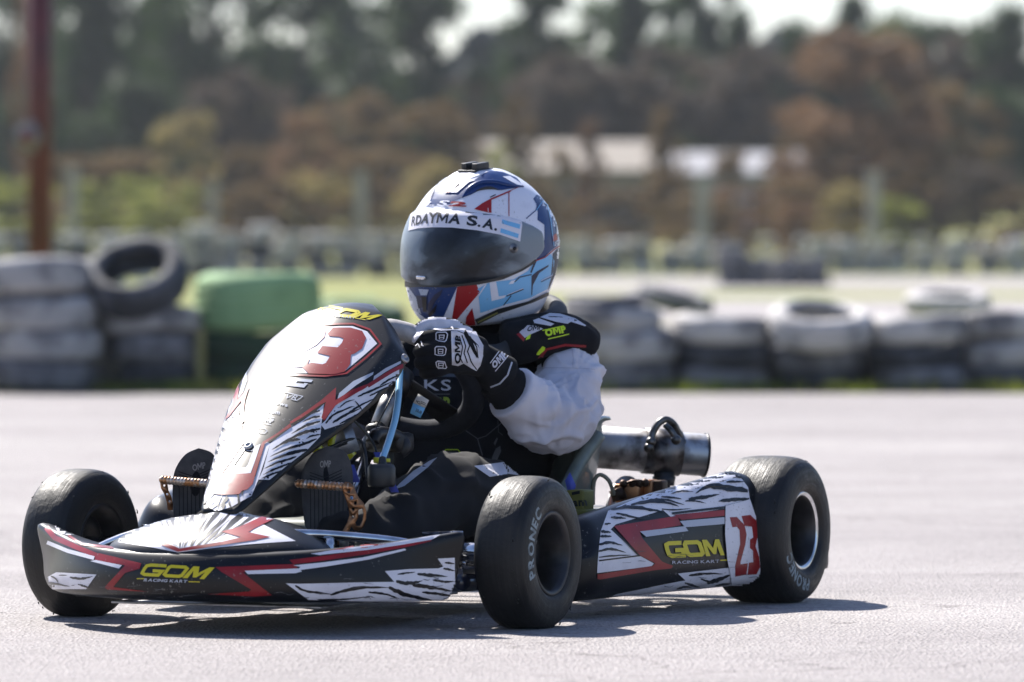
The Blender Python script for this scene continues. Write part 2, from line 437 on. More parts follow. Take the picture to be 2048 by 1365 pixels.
        s.poly(frame, [M_(*p) for p in ((.66, 0), (.70, 1), (.785, 1), (.835, .48), (.93, 1), (1.0, 1), (.985, 0), (.915, 0), (.92, .60), (.85, .10), (.80, .10), (.745, .62), (.735, 0))], m, layer)
    def done(s):
        bm = bmesh.new(); bm.from_mesh(s.o.data)
        tmp = bpy.data.meshes.new('t'); s.bm.to_mesh(tmp); s.bm.free()
        bm.from_mesh(tmp); bpy.data.meshes.remove(tmp)
        bm.to_mesh(s.o.data); bm.free()
def text_mesh(txt, bold=.02, shear=0, spacing=1.0):
    """lettering laid out glyph by glyph, scaled to a unit box"""
    bm = bmesh.new(); x = 0.0
    for ch in txt:
        if ch == ' ': x += .32; continue
        if ch == 'M' and bold > 0:
            k = .10 + bold * 2; W_ = .80 + bold; H_ = .729 + bold
            P_ = [(0, 0), (0, H_), (k * 1.35, H_), (W_ / 2, H_ * .48), (W_ - k * 1.35, H_), (W_, H_), (W_, 0), (W_ - k, 0), (W_ - k, H_ * .66), (W_ / 2, H_ * .14), (k, H_ * .66), (k, 0)]
            vs = [bm.verts.new((x + a, b - bold / 2, 0)) for a, b in P_]
            for t in tessellate_polygon([[Vector((a, b, 0)) for a, b in P_]]): bm.faces.new([vs[i] for i in t])
            x += W_ + .06 * spacing; continue
        cu = bpy.data.curves.new('t', 'FONT'); cu.body = ch; cu.offset = bold; cu.resolution_u = 3
        o = bpy.data.objects.new('t', cu); link(o)
        dg = bpy.context.evaluated_depsgraph_get(); me = bpy.data.meshes.new_from_object(o.evaluated_get(dg))
        xs = [v.co.x for v in me.vertices]; x0, x1 = min(xs), max(xs)
        for v in me.vertices: v.co.x += x - x0
        bm.from_mesh(me); x += x1 - x0 + .07 * spacing
        bpy.data.objects.remove(o); bpy.data.curves.remove(cu); bpy.data.meshes.remove(me)
    for v in bm.verts: v.co.x += shear * v.co.y
    xs = [v.co.x for v in bm.verts]; ys = [v.co.y for v in bm.verts]
    x0, x1, y0, y1 = min(xs), max(xs), min(ys), max(ys)
    for v in bm.verts: v.co = ((v.co.x - x0) / (x1 - x0), (v.co.y - y0) / (y1 - y0), 0)
    return bm
# ================================================================== THE KART
kart = empty('go_kart', m=KM)
tag(kart, 'low black racing go-kart with zebra and red stickers and number 23', 'go-kart')

# ---- wheels
def wheel(name, c, R, W, rim_r, rear=False, letter_rot=0, steer=0, letter_y=1, rim_lip=None):
    root = empty(name, kart, c); root.rotation_euler = (0, 0, steer + (math.pi if c[1] < 0 else 0))
    h = W / 2
    # tyre: slick with rounded shoulders, sidewall bulging past the rim
    prof = [(rim_r - .004, -h * .80), (rim_r + .004, -h * .86), (rim_r + .012, -h * .97), (rim_r + .024, -h * 1.0), (R * .76, -h * .99),
            (R * .86, -h * .94), (R * .93, -h * .84), (R * .972, -h * .68), (R * .992, -h * .45), (R, -h * .2), (R, h * .2),
            (R * .992, h * .45), (R * .972, h * .68), (R * .93, h * .84), (R * .86, h * .94), (R * .76, h * .99),
            (rim_r + .024, h * 1.0), (rim_r + .012, h * .97), (rim_r + .004, h * .86), (rim_r - .004, h * .80)]
    prof = [tuple(v) for v in catmull([Vector(p) for p in prof], 60)]
    # shallow circumferential grooves on the shoulder and sidewall
    prof2 = []
    for i, (r, y) in enumerate(prof):
        g = 0
        if abs(y) > h * .75 and r > rim_r + .02 and i % 4 == 0: g = .0007
        prof2.append((r - g, y))
    bm = bmesh.new(); rows = lathe(bm, prof2, 96)
    rnd = random.Random(int(c[0] * 100 + c[1] * 1000 + 7))
    o = mesh_obj('tyre', bm, [M_rubber], root)
    # worn rubber pick-up: small crumbs sticking to the shoulders
    bm = bmesh.new(); bm.from_mesh(o.data)
    for k in range(26):
        a = rnd.uniform(0, 6.283); y = rnd.choice((-1, 1)) * h * rnd.uniform(.55, .88); r = R * (.99 if abs(y) < h * .7 else .945)
        t = Vector((math.cos(a), 0, math.sin(a))); tn = Vector((-math.sin(a), 0, math.cos(a)))
        p = t * r + Vector((0, y, 0)); L_ = rnd.uniform(.003, .010)
        tube(bm, [p, p + t * L_ * .25 + tn * L_ * .6, p + t * L_ * .25 + tn * L_ + Vector((0, rnd.uniform(-.003, .003), 0))], [.0014, .001, .0004], 5)
    bm.to_mesh(o.data); bm.free()
    for p in o.data.polygons: p.use_smooth = True
    # sidewall lettering
    o.data.materials.append(M_letter)
    tb = bmesh.new()
    for j in (0,):
        fb = cut_grid(text_mesh('PRONEC', .035, 0, 1.8), .03)
        r0, r1 = rim_r + (R - rim_r) * .30, rim_r + (R - rim_r) * .62; span = (.118 if rear else .125) / ((r0 + r1) / 2)
        for v in fb.verts:
            a = letter_rot + (v.co.x - .5) * span
            r = r0 + (r1 - r0) * v.co.y
            # height of the sidewall at this radius
            yy = h
            for (ra, ya), (rb, yb) in zip(prof, prof[1:]):
                if ya > 0 and (ra - r) * (rb - r) <= 0 and abs(ra - rb) > 1e-9 and ra > rim_r + .01:
                    yy = ya + (yb - ya) * (r - ra) / (rb - ra)
            v.co = (r * math.cos(a), yy + .0006, r * math.sin(a))
        for f in fb.faces: f.material_index = 1
        t_ = bpy.data.meshes.new('t'); fb.to_mesh(t_); fb.free(); tb.from_mesh(t_); bpy.data.meshes.remove(t_)
    bmesh.ops.recalc_face_normals(tb, faces=tb.faces)
    bm = bmesh.new(); bm.from_mesh(o.data); t_ = bpy.data.meshes.new('t'); tb.to_mesh(t_); tb.free(); bm.from_mesh(t_)
    bm.to_mesh(o.data); bm.free(); bpy.data.meshes.remove(t_)
    # rim: deep dish
    bm = bmesh.new(); m_r = M_dmetal
    q = rim_r; d = h * .82
    pr = [(q + .006, d), (q + .007, d + .003), (q + .003, d + .005), (q - .003, d + .002), (q - .006, d - .006), (q - .013, d - .02), (q - .016, .0),
          (q - .017, -d * .35), (q - .03, -d * .42), (.030, -d * .42), (.027, -d * .36), (.024, -d * .30), (.0005, -d * .30)]
    lathe(bm, pr, 64, mis=[1, 1, 1, 0, 0, 0, 0, 0, 0, 0, 0, 0])
    pr2 = [(q + .006, -d), (q + .003, -d - .005), (q - .004, -d - .002), (q - .013, -d + .02), (q - .017, -d * .35)]
    lathe(bm, pr2, 64)
    lathe(bm, [(q + .006, -d), (q + .006, d)], 64)
    mesh_obj('rim', bm, [m_r, rim_lip or M_dmetal], root)
    bm = bmesh.new()
    lathe(bm, [(.0005, -d * .30 + .012), (.012, -d * .30 + .010), (.014, -d * .30)], 24)
    for k in range(3):
        a = k * 2.094 + .5; lathe(bm, [(.0005, -d * .42 + .018), (.007, -d * .42 + .016), (.007, -d * .42)], 6, center=(.036 * math.cos(a), 0, .036 * math.sin(a)))
    mesh_obj('wheel_nut', bm, [M_alu], root)
    return root
RF, RR = .131, .136
wheel('front_wheel', (0, .435, RF), RF, .101, .0665, False, math.radians(14), math.radians(0), rim_lip=M_dmetal)
wheel('front_wheel', (0, -.435, RF), RF, .101, .0665, False, math.radians(100), math.radians(-4))
wheel('rear_wheel', (-.92, .490, RR), RR, .150, .0665, True, math.radians(-58), rim_lip=M_chrome)
wheel('rear_wheel', (-.92, -.490, RR), RR, .150, .0665, True, math.radians(60), rim_lip=M_chrome)

# ---- chassis
bm = bmesh.new()
def rail(pts, r, n=24, seg=12): tube(bm, pts, r, seg, n=n)
for s in (1, -1):
    rail([(.10, .30 * s, .075), (.02, .26 * s, .07), (-.2, .17 * s, .06), (-.5, .18 * s, .06), (-.80, .30 * s, .075), (-1.0, .31 * s, .085)], .0145)
    rail([(.30, .20 * s, .072), (.12, .21 * s, .075), (.02, .24 * s, .072)], .013)
rail([(.30, -.20, .072), (.33, -.1, .07), (.335, 0, .07), (.33, .1, .07), (.30, .20, .072)], .013)
rail([(.10, -.36, .085), (.06, -.3, .08), (-.02, 0, .07), (.06, .3, .08), (.10, .36, .085)], .0145)
rail([(-.35, -.18, .06), (-.35, .18, .06)], .0145); rail([(-.75, -.28, .07), (-.75, .28, .07)], .0145)
for s in (1, -1):   # yokes holding the stub axles
    box(bm, (.0, .285 * s, .115), (.05, .012, .10)); box(bm, (.0, .27 * s, .16), (.045, .05, .008)); box(bm, (.0, .27 * s, .075), (.045, .05, .008))
mesh_obj('chassis_frame', bm, [M_frame], kart)
bm = bmesh.new()
box(bm, (.05, 0, .048), (.52, .40, .004), bev=.001); mesh_obj('floor_tray', bm, [M_alu], kart)
# stub axles with their chrome collars
for s in (1, -1):
    bm = bmesh.new()
    tube(bm, [(0, .345 * s, RF), (0, .43 * s, RF)], .0125, 16)
    tube(bm, [(0, .292 * s, RF), (0, .378 * s, RF)], .0165, 20)
    tube(bm, [(0, .30 * s, RF - .045), (0, .30 * s, RF + .035)], .011, 14)
    tube(bm, [(0, .31 * s, RF - .02), (-.10, .33 * s, RF - .02)], .010, 10)
    mesh_obj('stub_axle', bm, [M_chrome], kart)
    bm = bmesh.new(); tube(bm, [(-.10, .33 * s, RF - .02), (-.085, .06 * s, RF - .01)], .006, 10, n=2); tube(bm, [(-.10, .33 * s, RF - .028), (-.10, .33 * s, RF - .008)], .011, 12)
    mesh_obj('tie_rod', bm, [M_alu], kart)
bm = bmesh.new(); tube(bm, [(-.92, -.46, RR), (-.92, .46, RR)], .0125, 16); mesh_obj('rear_axle', bm, [M_steel], kart)

# ---- steering: column, joint, bracket and wheel
SC = Vector((-.372, 0, .418)); SN = Vector((-.66, 0, .75)).normalized(); SU = Vector((.75, 0, .66)).normalized(); SR = .143
def rim_pt(a, r=SR): return SC + (Vector((0, 1, 0)) * math.cos(a) + SU * math.sin(a)) * r
def rim_rad(a):      # flattened top and slightly squared
    k = SR
    s_ = math.sin(a)
    if s_ > .96: k = SR * (.96 / s_)
    return k
sw = empty('steering_wheel', kart, (0, 0, 0))
bm = bmesh.new(); rows = []
NS = 72
for i in range(NS):
    a = i * 2 * math.pi / NS; c = rim_pt(a, rim_rad(a))
    out = (c - SC).normalized(); rr = .0165 + .0022 * (math.sin(a) < -.2) + .0015 * abs(math.cos(a))
    rows.append([bm.verts.new(c + (out * math.cos(k * 2 * math.pi / 20) * rr + SN * math.sin(k * 2 * math.pi / 20) * rr)) for k in range(20)])
grid_faces(bm, rows, close_u=True, close_v=True)
bmesh.ops.recalc_face_normals(bm, faces=bm.faces)
for f in bm.faces:
    c = f.calc_center_median(); f.material_index = 1 if (c - SC).dot(SU) > .088 else 0  # upper arc gets the pale suede that paints the sun on it
rim = mesh_obj('rim', bm, [M_suede, M_suede_sun], sw)
# stitching along the inside of the rim
bm = bmesh.new()
for i in range(150):
    a = i * 2 * math.pi / 150
    c = rim_pt(a, rim_rad(a) - .0160) - SN * .006; d = (rim_pt(a + .05, rim_rad(a + .05) - .016) - rim_pt(a, rim_rad(a) - .016)).normalized()
    tube(bm, [c - d * .0022 - SN * .002, c + d * .0022 + SN * .002], .0007, 5)
mesh_obj('stitching', bm, [mat('thread', '#b8b6b0', .8)], sw)
bm = bmesh.new()
for a in (math.radians(-58), math.radians(238), math.radians(90)):
    p0 = SC; p1 = rim_pt(a, SR - .010); d = (p1 - p0).normalized(); sd = d.cross(SN).normalized()
    for q in (0,):
        pts = [p0 + sd * .020, p1 + sd * .030, p1 - sd * .030, p0 - sd * .020]
        prism(bm, [p - SN * .002 for p in pts], SN * .004)
lathe_c = bmesh.new(); bmesh.ops.create_cone(lathe_c, cap_ends=True, segments=24, radius1=.03, radius2=.03, depth=.03); lathe_c.free()
tube(bm, [SC - SN * .03, SC + SN * .012], .028, 20)
mesh_obj('spoke_plate', bm, [M_dmetal], sw)
bm = bmesh.new()
tube(bm, [SC - SN * .02, SC - SN * .11], .0155, 16)                               # silver upper column
mesh_obj('steering_column', bm, [M_alu], kart)
bm = bmesh.new()
tube(bm, [SC - SN * .105, SC - SN * .135], .0135, 14); tube(bm, [SC - SN * .12, SC - SN * .175], .0175, 16); tube(bm, [SC - SN * .122, SC - SN * .13], .021, 16)
box(bm, SC - SN * .15 + Vector((.0, .0, -.01)), (.03, .05, .03), bev=.004)
mesh_obj('column_joint', bm, [M_plastic], kart)
bm = bmesh.new(); tube(bm, [SC - SN * .17, SC - SN * .42], .0105, 16); mesh_obj('column_shaft', bm, [M_chrome], kart)
bm = bmesh.new()
for s in (1, -1): tube(bm, [SC - SN * .14 + Vector((0, .01 * s, 0)), (-.20, .10 * s, .18), (-.16, .16 * s, .075)], .009, 10, n=10)
mesh_obj('column_support', bm, [M_frame], kart)

# ---- front number panel (nassau): narrow below, wide above, ridged down the middle
PB, PT = Vector((.305, 0, .205)), Vector((-.185, 0, .570))
pdir = (PT - PB).normalized(); pn = Vector((-pdir.z, 0, pdir.x)) * -1
pn = Vector((pdir.z, 0, -pdir.x)).normalized()            # forward and up
if pn.z < 0: pn = -pn
WS = [(0, .030), (.03, .041), (.12, .058), (.25, .080), (.38, .105), (.48, .124), (.60, .139), (.72, .147), (.82, .144), (.90, .106), (.96, .070), (1.0, .044)]
def pw(t):
    for (a, wa), (b, wb) in zip(WS, WS[1:]):
        if t <= b: return wa + (wb - wa) * (t - a) / (b - a)
    return WS[-1][1]
PLEN = (PT - PB).length
def panel_pt(t, v):
    wd = pw(t)
    bow = .014 * math.sin(math.pi * min(1, max(0, t)))                    # the panel bulges along its length
    lip = -.02 * max(0, t - .93) / .07
    y = wd * v; av = abs(v)
    drop = .47 * (math.sqrt(y * y + .085 ** 2) - .085) + 1.1 * max(0, av - .86) * wd * 1.2
    return PB + (PT - PB) * t + pn * (bow - drop + lip) + Vector((0, y, 0))
bm = bmesh.new(); NT, NV = 64, 48
rows = [[bm.verts.new(panel_pt(i / NT, -1 + 2 * j / NV)) for j in range(NV + 1)] for i in range(NT + 1)]
grid_faces(bm, rows); bmesh.ops.recalc_face_normals(bm, faces=bm.faces)
if bm.faces[:][0].normal.dot(pn) < 0: bmesh.ops.reverse_faces(bm, faces=bm.faces[:])
outer = bm.copy()
r_ = bmesh.ops.solidify(bm, geom=bm.faces[:], thickness=.003)
bmesh.ops.recalc_face_normals(bm, faces=bm.faces)
panel = mesh_obj('number_panel', bm, [M_black], kart)
S = Skin(panel, None)
# white number field with red outline
S.poly('B', [(660, 300), (1000, 262), (1095, 262), (1200, 300), (1272, 388), (1180, 470), (1040, 588), (900, 600), (560, 600), (450, 520), (540, 400)], M_white, 0)
S.line('B', [(700, 262), (1010, 247), (1102, 246), (1220, 288), (1298, 392), (1190, 492), (1052, 602), (900, 622), (560, 612)], 13, M_red, 1)
S.poly('B', [(957, 276), (1080, 276), (1165, 300), (1193, 350), (1165, 425), (1110, 462), (1085, 470), (1078, 540), (1040, 592), (960, 612), (780, 606), (735, 560), (800, 528), (880, 540), (905, 530), (935, 480), (842, 458), (880, 408), (990, 418), (1020, 385), (1032, 356), (1000, 342), (930, 338), (917, 320)], M_redd, 2)
S.poly('B', [(690, 345), (725, 305), (800, 280), (880, 275), (908, 290), (895, 345), (840, 400), (740, 455), (700, 490), (790, 500), (765, 560), (590, 560), (610, 490), (690, 420), (790, 365), (815, 330), (770, 325), (745, 345)], M_redd, 2)
# maker's name at the top
S.mark('B', [(800, 170), (1225, 218), (1312, 185), (900, 108)], M_yellow, 1, wd=20)
S.text('B', 'RACING KART', [(880, 186), (1110, 214), (1116, 196), (890, 170)], M_silver, 1, bold=.02)
S.line('B', [(1112, 205), (1188, 218)], 5, M_yellow, 1)
# column of sponsor marks
S.poly('B', [(650, 634), (812, 650), (800, 668), (700, 660), (690, 674), (745, 680), (752, 672), (775, 676), (748, 706), (600, 690), (640, 660)], M_silver, 1)
S.text('B', 'VR', [(600, 780), (690, 795), (718, 765), (628, 752)], M_silver, 1, bold=.0)
S.line('B', [(600, 735), (738, 768), (722, 782), (695, 798), (660, 790)], 5, M_silver, 1)
S.text('B', 'iowa', [(530, 822), (628, 845), (636, 822), (540, 800)], M_silver, 1)
S.text('B', 'icom', [(478, 885), (570, 900), (580, 872), (490, 858)], M_silver, 1)
S.text('B', 'OMP', [(430, 950), (522, 962), (534, 930), (445, 920)], M_silver, 1, bold=.03)
S.line('B', [(430, 958), (512, 972)], 4, M_silver, 1); S.line('B', [(450, 912), (536, 922)], 4, M_silver, 1)
S.line('B', [(400, 1012), (430, 995), (465, 998), (484, 1018), (465, 1034), (430, 1030)], 4, M_silver, 1, closed=True)
S.line('B', [(325, 1130), (350, 1105), (385, 1110), (395, 1135), (375, 1160), (340, 1158)], 4, M_silver, 1, closed=True)
# red zigzag and zebra flanks, the same on both sides
for mir in (True,):
    S.poly('B', [(1490, 590), (1440, 645), (1385, 685), (1280, 735), (1230, 800), (1130, 890), (1030, 960), (895, 1005), (868, 970), (900, 940), (975, 830), (1080, 765), (1190, 705), (1250, 650), (1370, 600), (1440, 560)], M_white, 0, mir)
    S.poly('B', [(890, 822), (870, 985), (862, 1055), (760, 1160), (640, 1250), (500, 1365), (420, 1365), (455, 1290), (505, 1105), (640, 1000), (740, 940), (850, 860)], M_white, 0, mir)
    S.poly('B', [(505, 1105), (420, 1365), (370, 1480), (230, 1560), (130, 1590), (90, 1490), (180, 1480), (330, 1430), (400, 1340), (470, 1090)], M_white, 0, mir)
    S.line('B', [(1492, 530), (1370, 590), (1200, 695)], 26, M_red, 3, mir)
    S.poly('B', [(1200, 680), (1190, 705), (1080, 770), (975, 835), (890, 945), (872, 925), (905, 810), (870, 830), (740, 920), (655, 968), (645, 955), (760, 880), (870, 800), (978, 706), (972, 800), (1090, 725)], M_red, 3, mir)
    S.poly('B', [(650, 965), (655, 990), (520, 1075), (468, 1110), (440, 1200), (400, 1330), (380, 1400), (340, 1440), (180, 1480), (90, 1470), (110, 1420), (200, 1335), (250, 1325), (370, 1325), (400, 1230), (450, 1100), (550, 1040)], M_red, 3, mir)
    S.poly('B', [(1246, 592), (1240, 612), (1120, 690), (1000, 785), (988, 785), (1000, 745), (1100, 660)], M_silver, 1, mir)
    S.poly('B', [(1440, 512), (1440, 530), (1330, 592), (1242, 652), (1248, 622), (1330, 565)], M_silver, 1, mir)
    S.poly('B', [(436, 1110), (400, 1220), (365, 1320), (190, 1325), (225, 1290), (330, 1278), (345, 1260), (395, 1130)], M_white, 1, mir)
    S.wisps('B', [([(1130, 770), (1200, 738), (1290, 700), (1395, 655)], 17), ([(1215, 765), (1300, 722), (1380, 688)], 13), ([(900, 962), (960, 900), (1060, 852), (1110, 838)], 15), ([(950, 958), (1040, 902), (1160, 850)], 19),
        ([(1060, 888), (1150, 832), (1265, 776)], 16), ([(1000, 965), (1100, 912), (1150, 884)], 14), ([(1110, 800), (1150, 850), (1168, 880)], 9), ([(1290, 690), (1370, 640), (1450, 610)], 14), ([(1350, 690), (1420, 645), (1475, 600)], 10), ([(1000, 850), (1050, 810), (1110, 790)], 10)], M_black, 2, 3, mir)
    S.wisps('B', [([(862, 872), (820, 885), (780, 905)], 12), ([(862, 912), (800, 925), (735, 955)], 17), ([(862, 948), (760, 980), (655, 1040)], 20), ([(862, 1000), (720, 1040), (585, 1105)], 24), ([(720, 1078), (620, 1095), (515, 1155)], 20),
        ([(835, 1072), (740, 1110), (620, 1150), (500, 1205)], 19), ([(770, 1150), (640, 1180), (480, 1245)], 24), ([(690, 1200), (570, 1240), (458, 1292)], 18), ([(650, 1245), (550, 1285), (450, 1335)], 16), ([(590, 1300), (520, 1325), (438, 1362)], 15), ([(862, 1040), (800, 1052), (760, 1075)], 12)], M_black, 2, 5, mir)
    S.streaks('B', [(330, 1430), (230, 1475), (120, 1495)], [(330, 1520), (230, 1570), (110, 1590)], 7, M_black, 2, 9, wd=.6, mirror=mir)
S.done()
b_ = bmesh.new(); b_.from_mesh(panel.data); bv = BVHTree.FromBMesh(b_); b_.free()
for px, py in ((809, 718), (497, 893)):       # the screws that hold the panel
    h = bv.ray_cast(CK, ray_k(px, py)); d = ray_k(px, py)
    if h[0]:
        nn = h[1] if h[1].dot(d) < 0 else -h[1]; bm = bmesh.new()
        rows = []
        t1 = nn.cross(Vector((0, 0, 1))).normalized(); t2 = nn.cross(t1)
        for r_, z_ in ((.0085, -.001), (.0085, .003), (.0055, .0045), (.0045, .004), (.0045, .0015), (.0001, .0015)): rows.append([bm.verts.new(h[0] + nn * z_ + (t1 * math.cos(a_ * .3927) + t2 * math.sin(a_ * .3927)) * r_) for a_ in range(16)])
        grid_faces(bm, rows, close_v=True); bmesh.ops.recalc_face_normals(bm, faces=bm.faces); mesh_obj('panel_screw', bm, [M_alu], kart)

# ---- front bumper fairing
BYM = .41
def b_edge(y):      # plan curve of the front edge
    t = abs(y) / BYM; return .435 - .235 * t ** 2.1
def zt(y):
    t = abs(y) / BYM; return .141 + .036 * t ** 3.2
bm = bmesh.new(); NB = 80; rows = []
for i in range(NB + 1):
    u = -1 + 2 * i / NB; y = BYM * math.sin(u * math.pi / 2) if False else BYM * u
    x = b_edge(y); e = 1e-3; dx = (b_edge(y + e) - b_edge(y - e)) / (2 * e)
    n_ = Vector((1, -dx, 0)).normalized(); z1 = zt(y); t = abs(u)
    depth = .12 - .075 * t ** 3
    zb = .060
    tip = max(0, t - .82) / .18
    pr = [(-depth, zb + .012), (-depth * .6, zb + .002), (-.030, zb - .003), (-.010, zb), (.001, zb + .018), (.004, zb + .035), (.001, zb + .055), (-.006, z1 - .014), (-.013, z1 - .003), (-.022, z1 + .002),
          (-.045, z1 + .002 - .006 * t), (-depth * .75, z1 + .001 - .010 * t), (-depth, z1 - .004 - .02 * t)]
    row = []
    for o_, z in pr:
        # the ends sweep outward towards their upper corner
        sweep = tip * (.020 * ((z - .11) / .07)) * (1 if u > 0 else -1)
        concave = -.014 * t ** 2 * math.sin(math.pi * min(1, max(0, (z - zb) / (z1 - zb))))
        p = Vector((x, y + sweep, z)) + n_ * (o_ + concave)
        row.append(bm.verts.new(p))
    rows.append(row)
grid_faces(bm, rows, close_v=True)
bm.faces.new(rows[0][::-1]); bm.faces.new(rows[-1])
bmesh.ops.recalc_face_normals(bm, faces=bm.faces)
bumper = mesh_obj('front_bumper', bm, [M_black], kart); sub = bumper.modifiers.new('s', 'SUBSURF'); sub.levels = sub.render_levels = 1
def bake(o):
    dg = bpy.context.evaluated_depsgraph_get(); me = bpy.data.meshes.new_from_object(o.evaluated_get(dg)); old = o.data; nm = old.name
    o.modifiers.clear(); o.data = me; bpy.data.meshes.remove(old); me.name = nm
bake(bumper)
for p in bumper.data.polygons: p.use_smooth = True
# hump on top of the bumper
bm = bmesh.new(); rows = []
HX, HY, CX0, CY0 = .135, .205, .285, 0
for i in range(21):
    r = i / 20; row = []
    for k in range(72):
        a = k * 2 * math.pi / 72; ca, sa = math.cos(a), math.sin(a)
        ex = math.copysign(abs(ca) ** .85, ca) * HX * (1.0 if ca > 0 else .95); ey = math.copysign(abs(sa) ** .9, sa) * HY
        hh = .062 * (max(0, 1 - r ** 2.3)) ** .75
        ridge = .010 * max(0, 1 - abs(ey * r) / .05) * (1 - r)
        row.append(bm.verts.new((CX0 + ex * r, CY0 + ey * r, .138 + hh + ridge - .03 * max(0, ex * r) / HX * (1 - r) )))
    rows.append(row)
    if i == 0:
        for v in row[1:]: pass
c0 = rows[0]; grid_faces(bm, rows, close_v=True)
bmesh.ops.remove_doubles(bm, verts=bm.verts, dist=1e-5)
low = [v for v in bm.verts if (Vector((v.co.x, v.co.y, 0)) - Vector((CX0, CY0, 0))).length > 0 and len([f for f in v.link_faces]) == 2]
bmesh.ops.recalc_face_normals(bm, faces=bm.faces)
be = [e for e in bm.edges if e.is_boundary]; ex_ = bmesh.ops.extrude_edge_only(bm, edges=be)
for v in [g for g in ex_['geom'] if isinstance(g, bmesh.types.BMVert)]: v.co.z -= .035
bmesh.ops.recalc_face_normals(bm, faces=bm.faces)
hump = mesh_obj('bumper_hump', bm, [M_black], kart)
S = Skin(hump, None)
S.poly('D', [(670, 700), (720, 560), (860, 505), (1000, 480), (1240, 478), (1500, 490), (1755, 540), (1645, 572), (1700, 600), (1880, 692), (1560, 715), (1300, 742), (1080, 770), (900, 735)], M_white, 0)
S.streaks('D', [(870, 505), (1000, 482), (1240, 480), (1480, 490), (1700, 520)], [(1060, 740), (1080, 745), (1120, 735), (1250, 720), (1420, 640)], 23, M_black, 1, 4, wd=1.0, lo=.7, hi=1.0)
S.poly('D', [(1680, 515), (1745, 540), (1600, 610), (1560, 635), (1710, 668), (1600, 690), (1390, 720), (1180, 752), (1080, 768), (960, 720), (985, 700), (1090, 745), (1380, 700), (1510, 670), (1375, 632), (1500, 598)], M_red, 2)
S.poly('D', [(780, 650), (860, 620), (1030, 625), (900, 680), (800, 680)], M_red, 2)
S.done()
# stickers on the bumper itself
S = Skin(bumper, None)
S.line('D', [(180, 600), (240, 670), (400, 740), (545, 800)], 34, M_red, 1)
S.poly('D', [(540, 775), (830, 845), (820, 880), (720, 910), (650, 990), (640, 1005), (870, 1035), (600, 1022), (580, 1005), (720, 858), (510, 822)], M_red, 1)
S.line('D', [(190, 700), (330, 760), (510, 810)], 26, M_white, 2)
S.poly('D', [(485, 830), (520, 822), (700, 858), (680, 880)], M_white, 2)
S.poly('D', [(236, 592), (260, 590), (380, 620), (400, 650), (330, 655), (262, 640)], M_white, 1)
S.streaks('D', [(250, 595), (320, 600), (385, 625)], [(270, 640), (330, 652), (395, 650)], 5, M_black, 2, 8)
S.line('D', [(330, 655), (420, 715), (640, 740)], 14, M_red, 1)
S.poly('D', [(250, 905), (525, 920), (455, 1018), (190, 1018), (150, 960)], M_white, 1)
S.wisps('D', [([(190, 975), (260, 985), (345, 1000)], 16), ([(345, 938), (420, 948), (505, 932)], 18), ([(215, 930), (250, 950), (265, 975)], 12), ([(400, 985), (450, 1000), (470, 1008)], 12), ([(270, 925), (330, 925)], 8)], M_black, 2, 12)
S.mark('D', [(812, 928), (1265, 952), (1330, 874), (850, 843)], M_yellow, 1)
S.text('D', 'RACING KART', [(845, 966), (1140, 976), (1146, 958), (852, 946)], M_silver, 1, bold=.03)
S.line('D', [(800, 948), (850, 948)], 6, M_yellow, 1); S.line('D', [(1152, 968), (1228, 970)], 6, M_yellow, 1)
S.poly('D', [(1335, 870), (1870, 850), (1895, 870), (1880, 885), (1520, 905), (1720, 1060), (1600, 1068), (1280, 1052), (1560, 1035), (1580, 1022), (1380, 905)], M_red, 1)
S.poly('D', [(1535, 895), (1900, 880), (1925, 900), (1880, 912), (1555, 918)], M_white, 2)
S.poly('E', [(60, 828), (290, 800), (560, 760), (780, 720), (975, 685), (955, 710), (800, 745), (560, 790), (250, 835), (85, 855)], M_red, 1)
S.poly('E', [(85, 862), (250, 846), (520, 812), (790, 755), (800, 765), (560, 825), (300, 868), (105, 895), (130, 872)], M_white, 2)
S.poly('E', [(195, 790), (420, 755), (700, 722), (975, 675), (1020, 670), (960, 700), (760, 735), (560, 765), (250, 798)], M_white, 2)
S.poly('E', [(310, 770), (500, 735), (680, 728), (560, 750)], M_red, 2)
S.poly('E', [(38, 975), (120, 978), (560, 968), (725, 966), (665, 898), (820, 885), (1005, 880), (1035, 868), (1000, 818), (1108, 812), (1110, 1060), (985, 1088), (560, 1088), (180, 1078)], M_white, 1, step=3.5)
rs_ = random.Random(8); scr = []
for k in range(26):
    x = rs_.uniform(180, 2040); y = 1010 + rs_.uniform(-30, 45) + (x - 180) * .03; L__ = rs_.uniform(20, 110); scr.append(([(x, y), (x + L__ * .5, y + rs_.uniform(-5, 5)), (x + L__, y + rs_.uniform(-9, 9))], rs_.uniform(1.5, 4)))
S.wisps('D', scr, mat('scuffed_plastic', '#5b5c62', .7), 4, 5)
scr = [([(x, y), (x + rs_.uniform(15, 40), y + rs_.uniform(-12, 12)), (x + rs_.uniform(40, 80), y + rs_.uniform(-14, 14))], rs_.uniform(2, 6)) for x, y in [(rs_.uniform(200, 1100), rs_.uniform(900, 1070)) for k in range(16)]]
S.wisps('E', scr, mat('scuffed_plastic', '#5b5c62', .7), 4, 6)
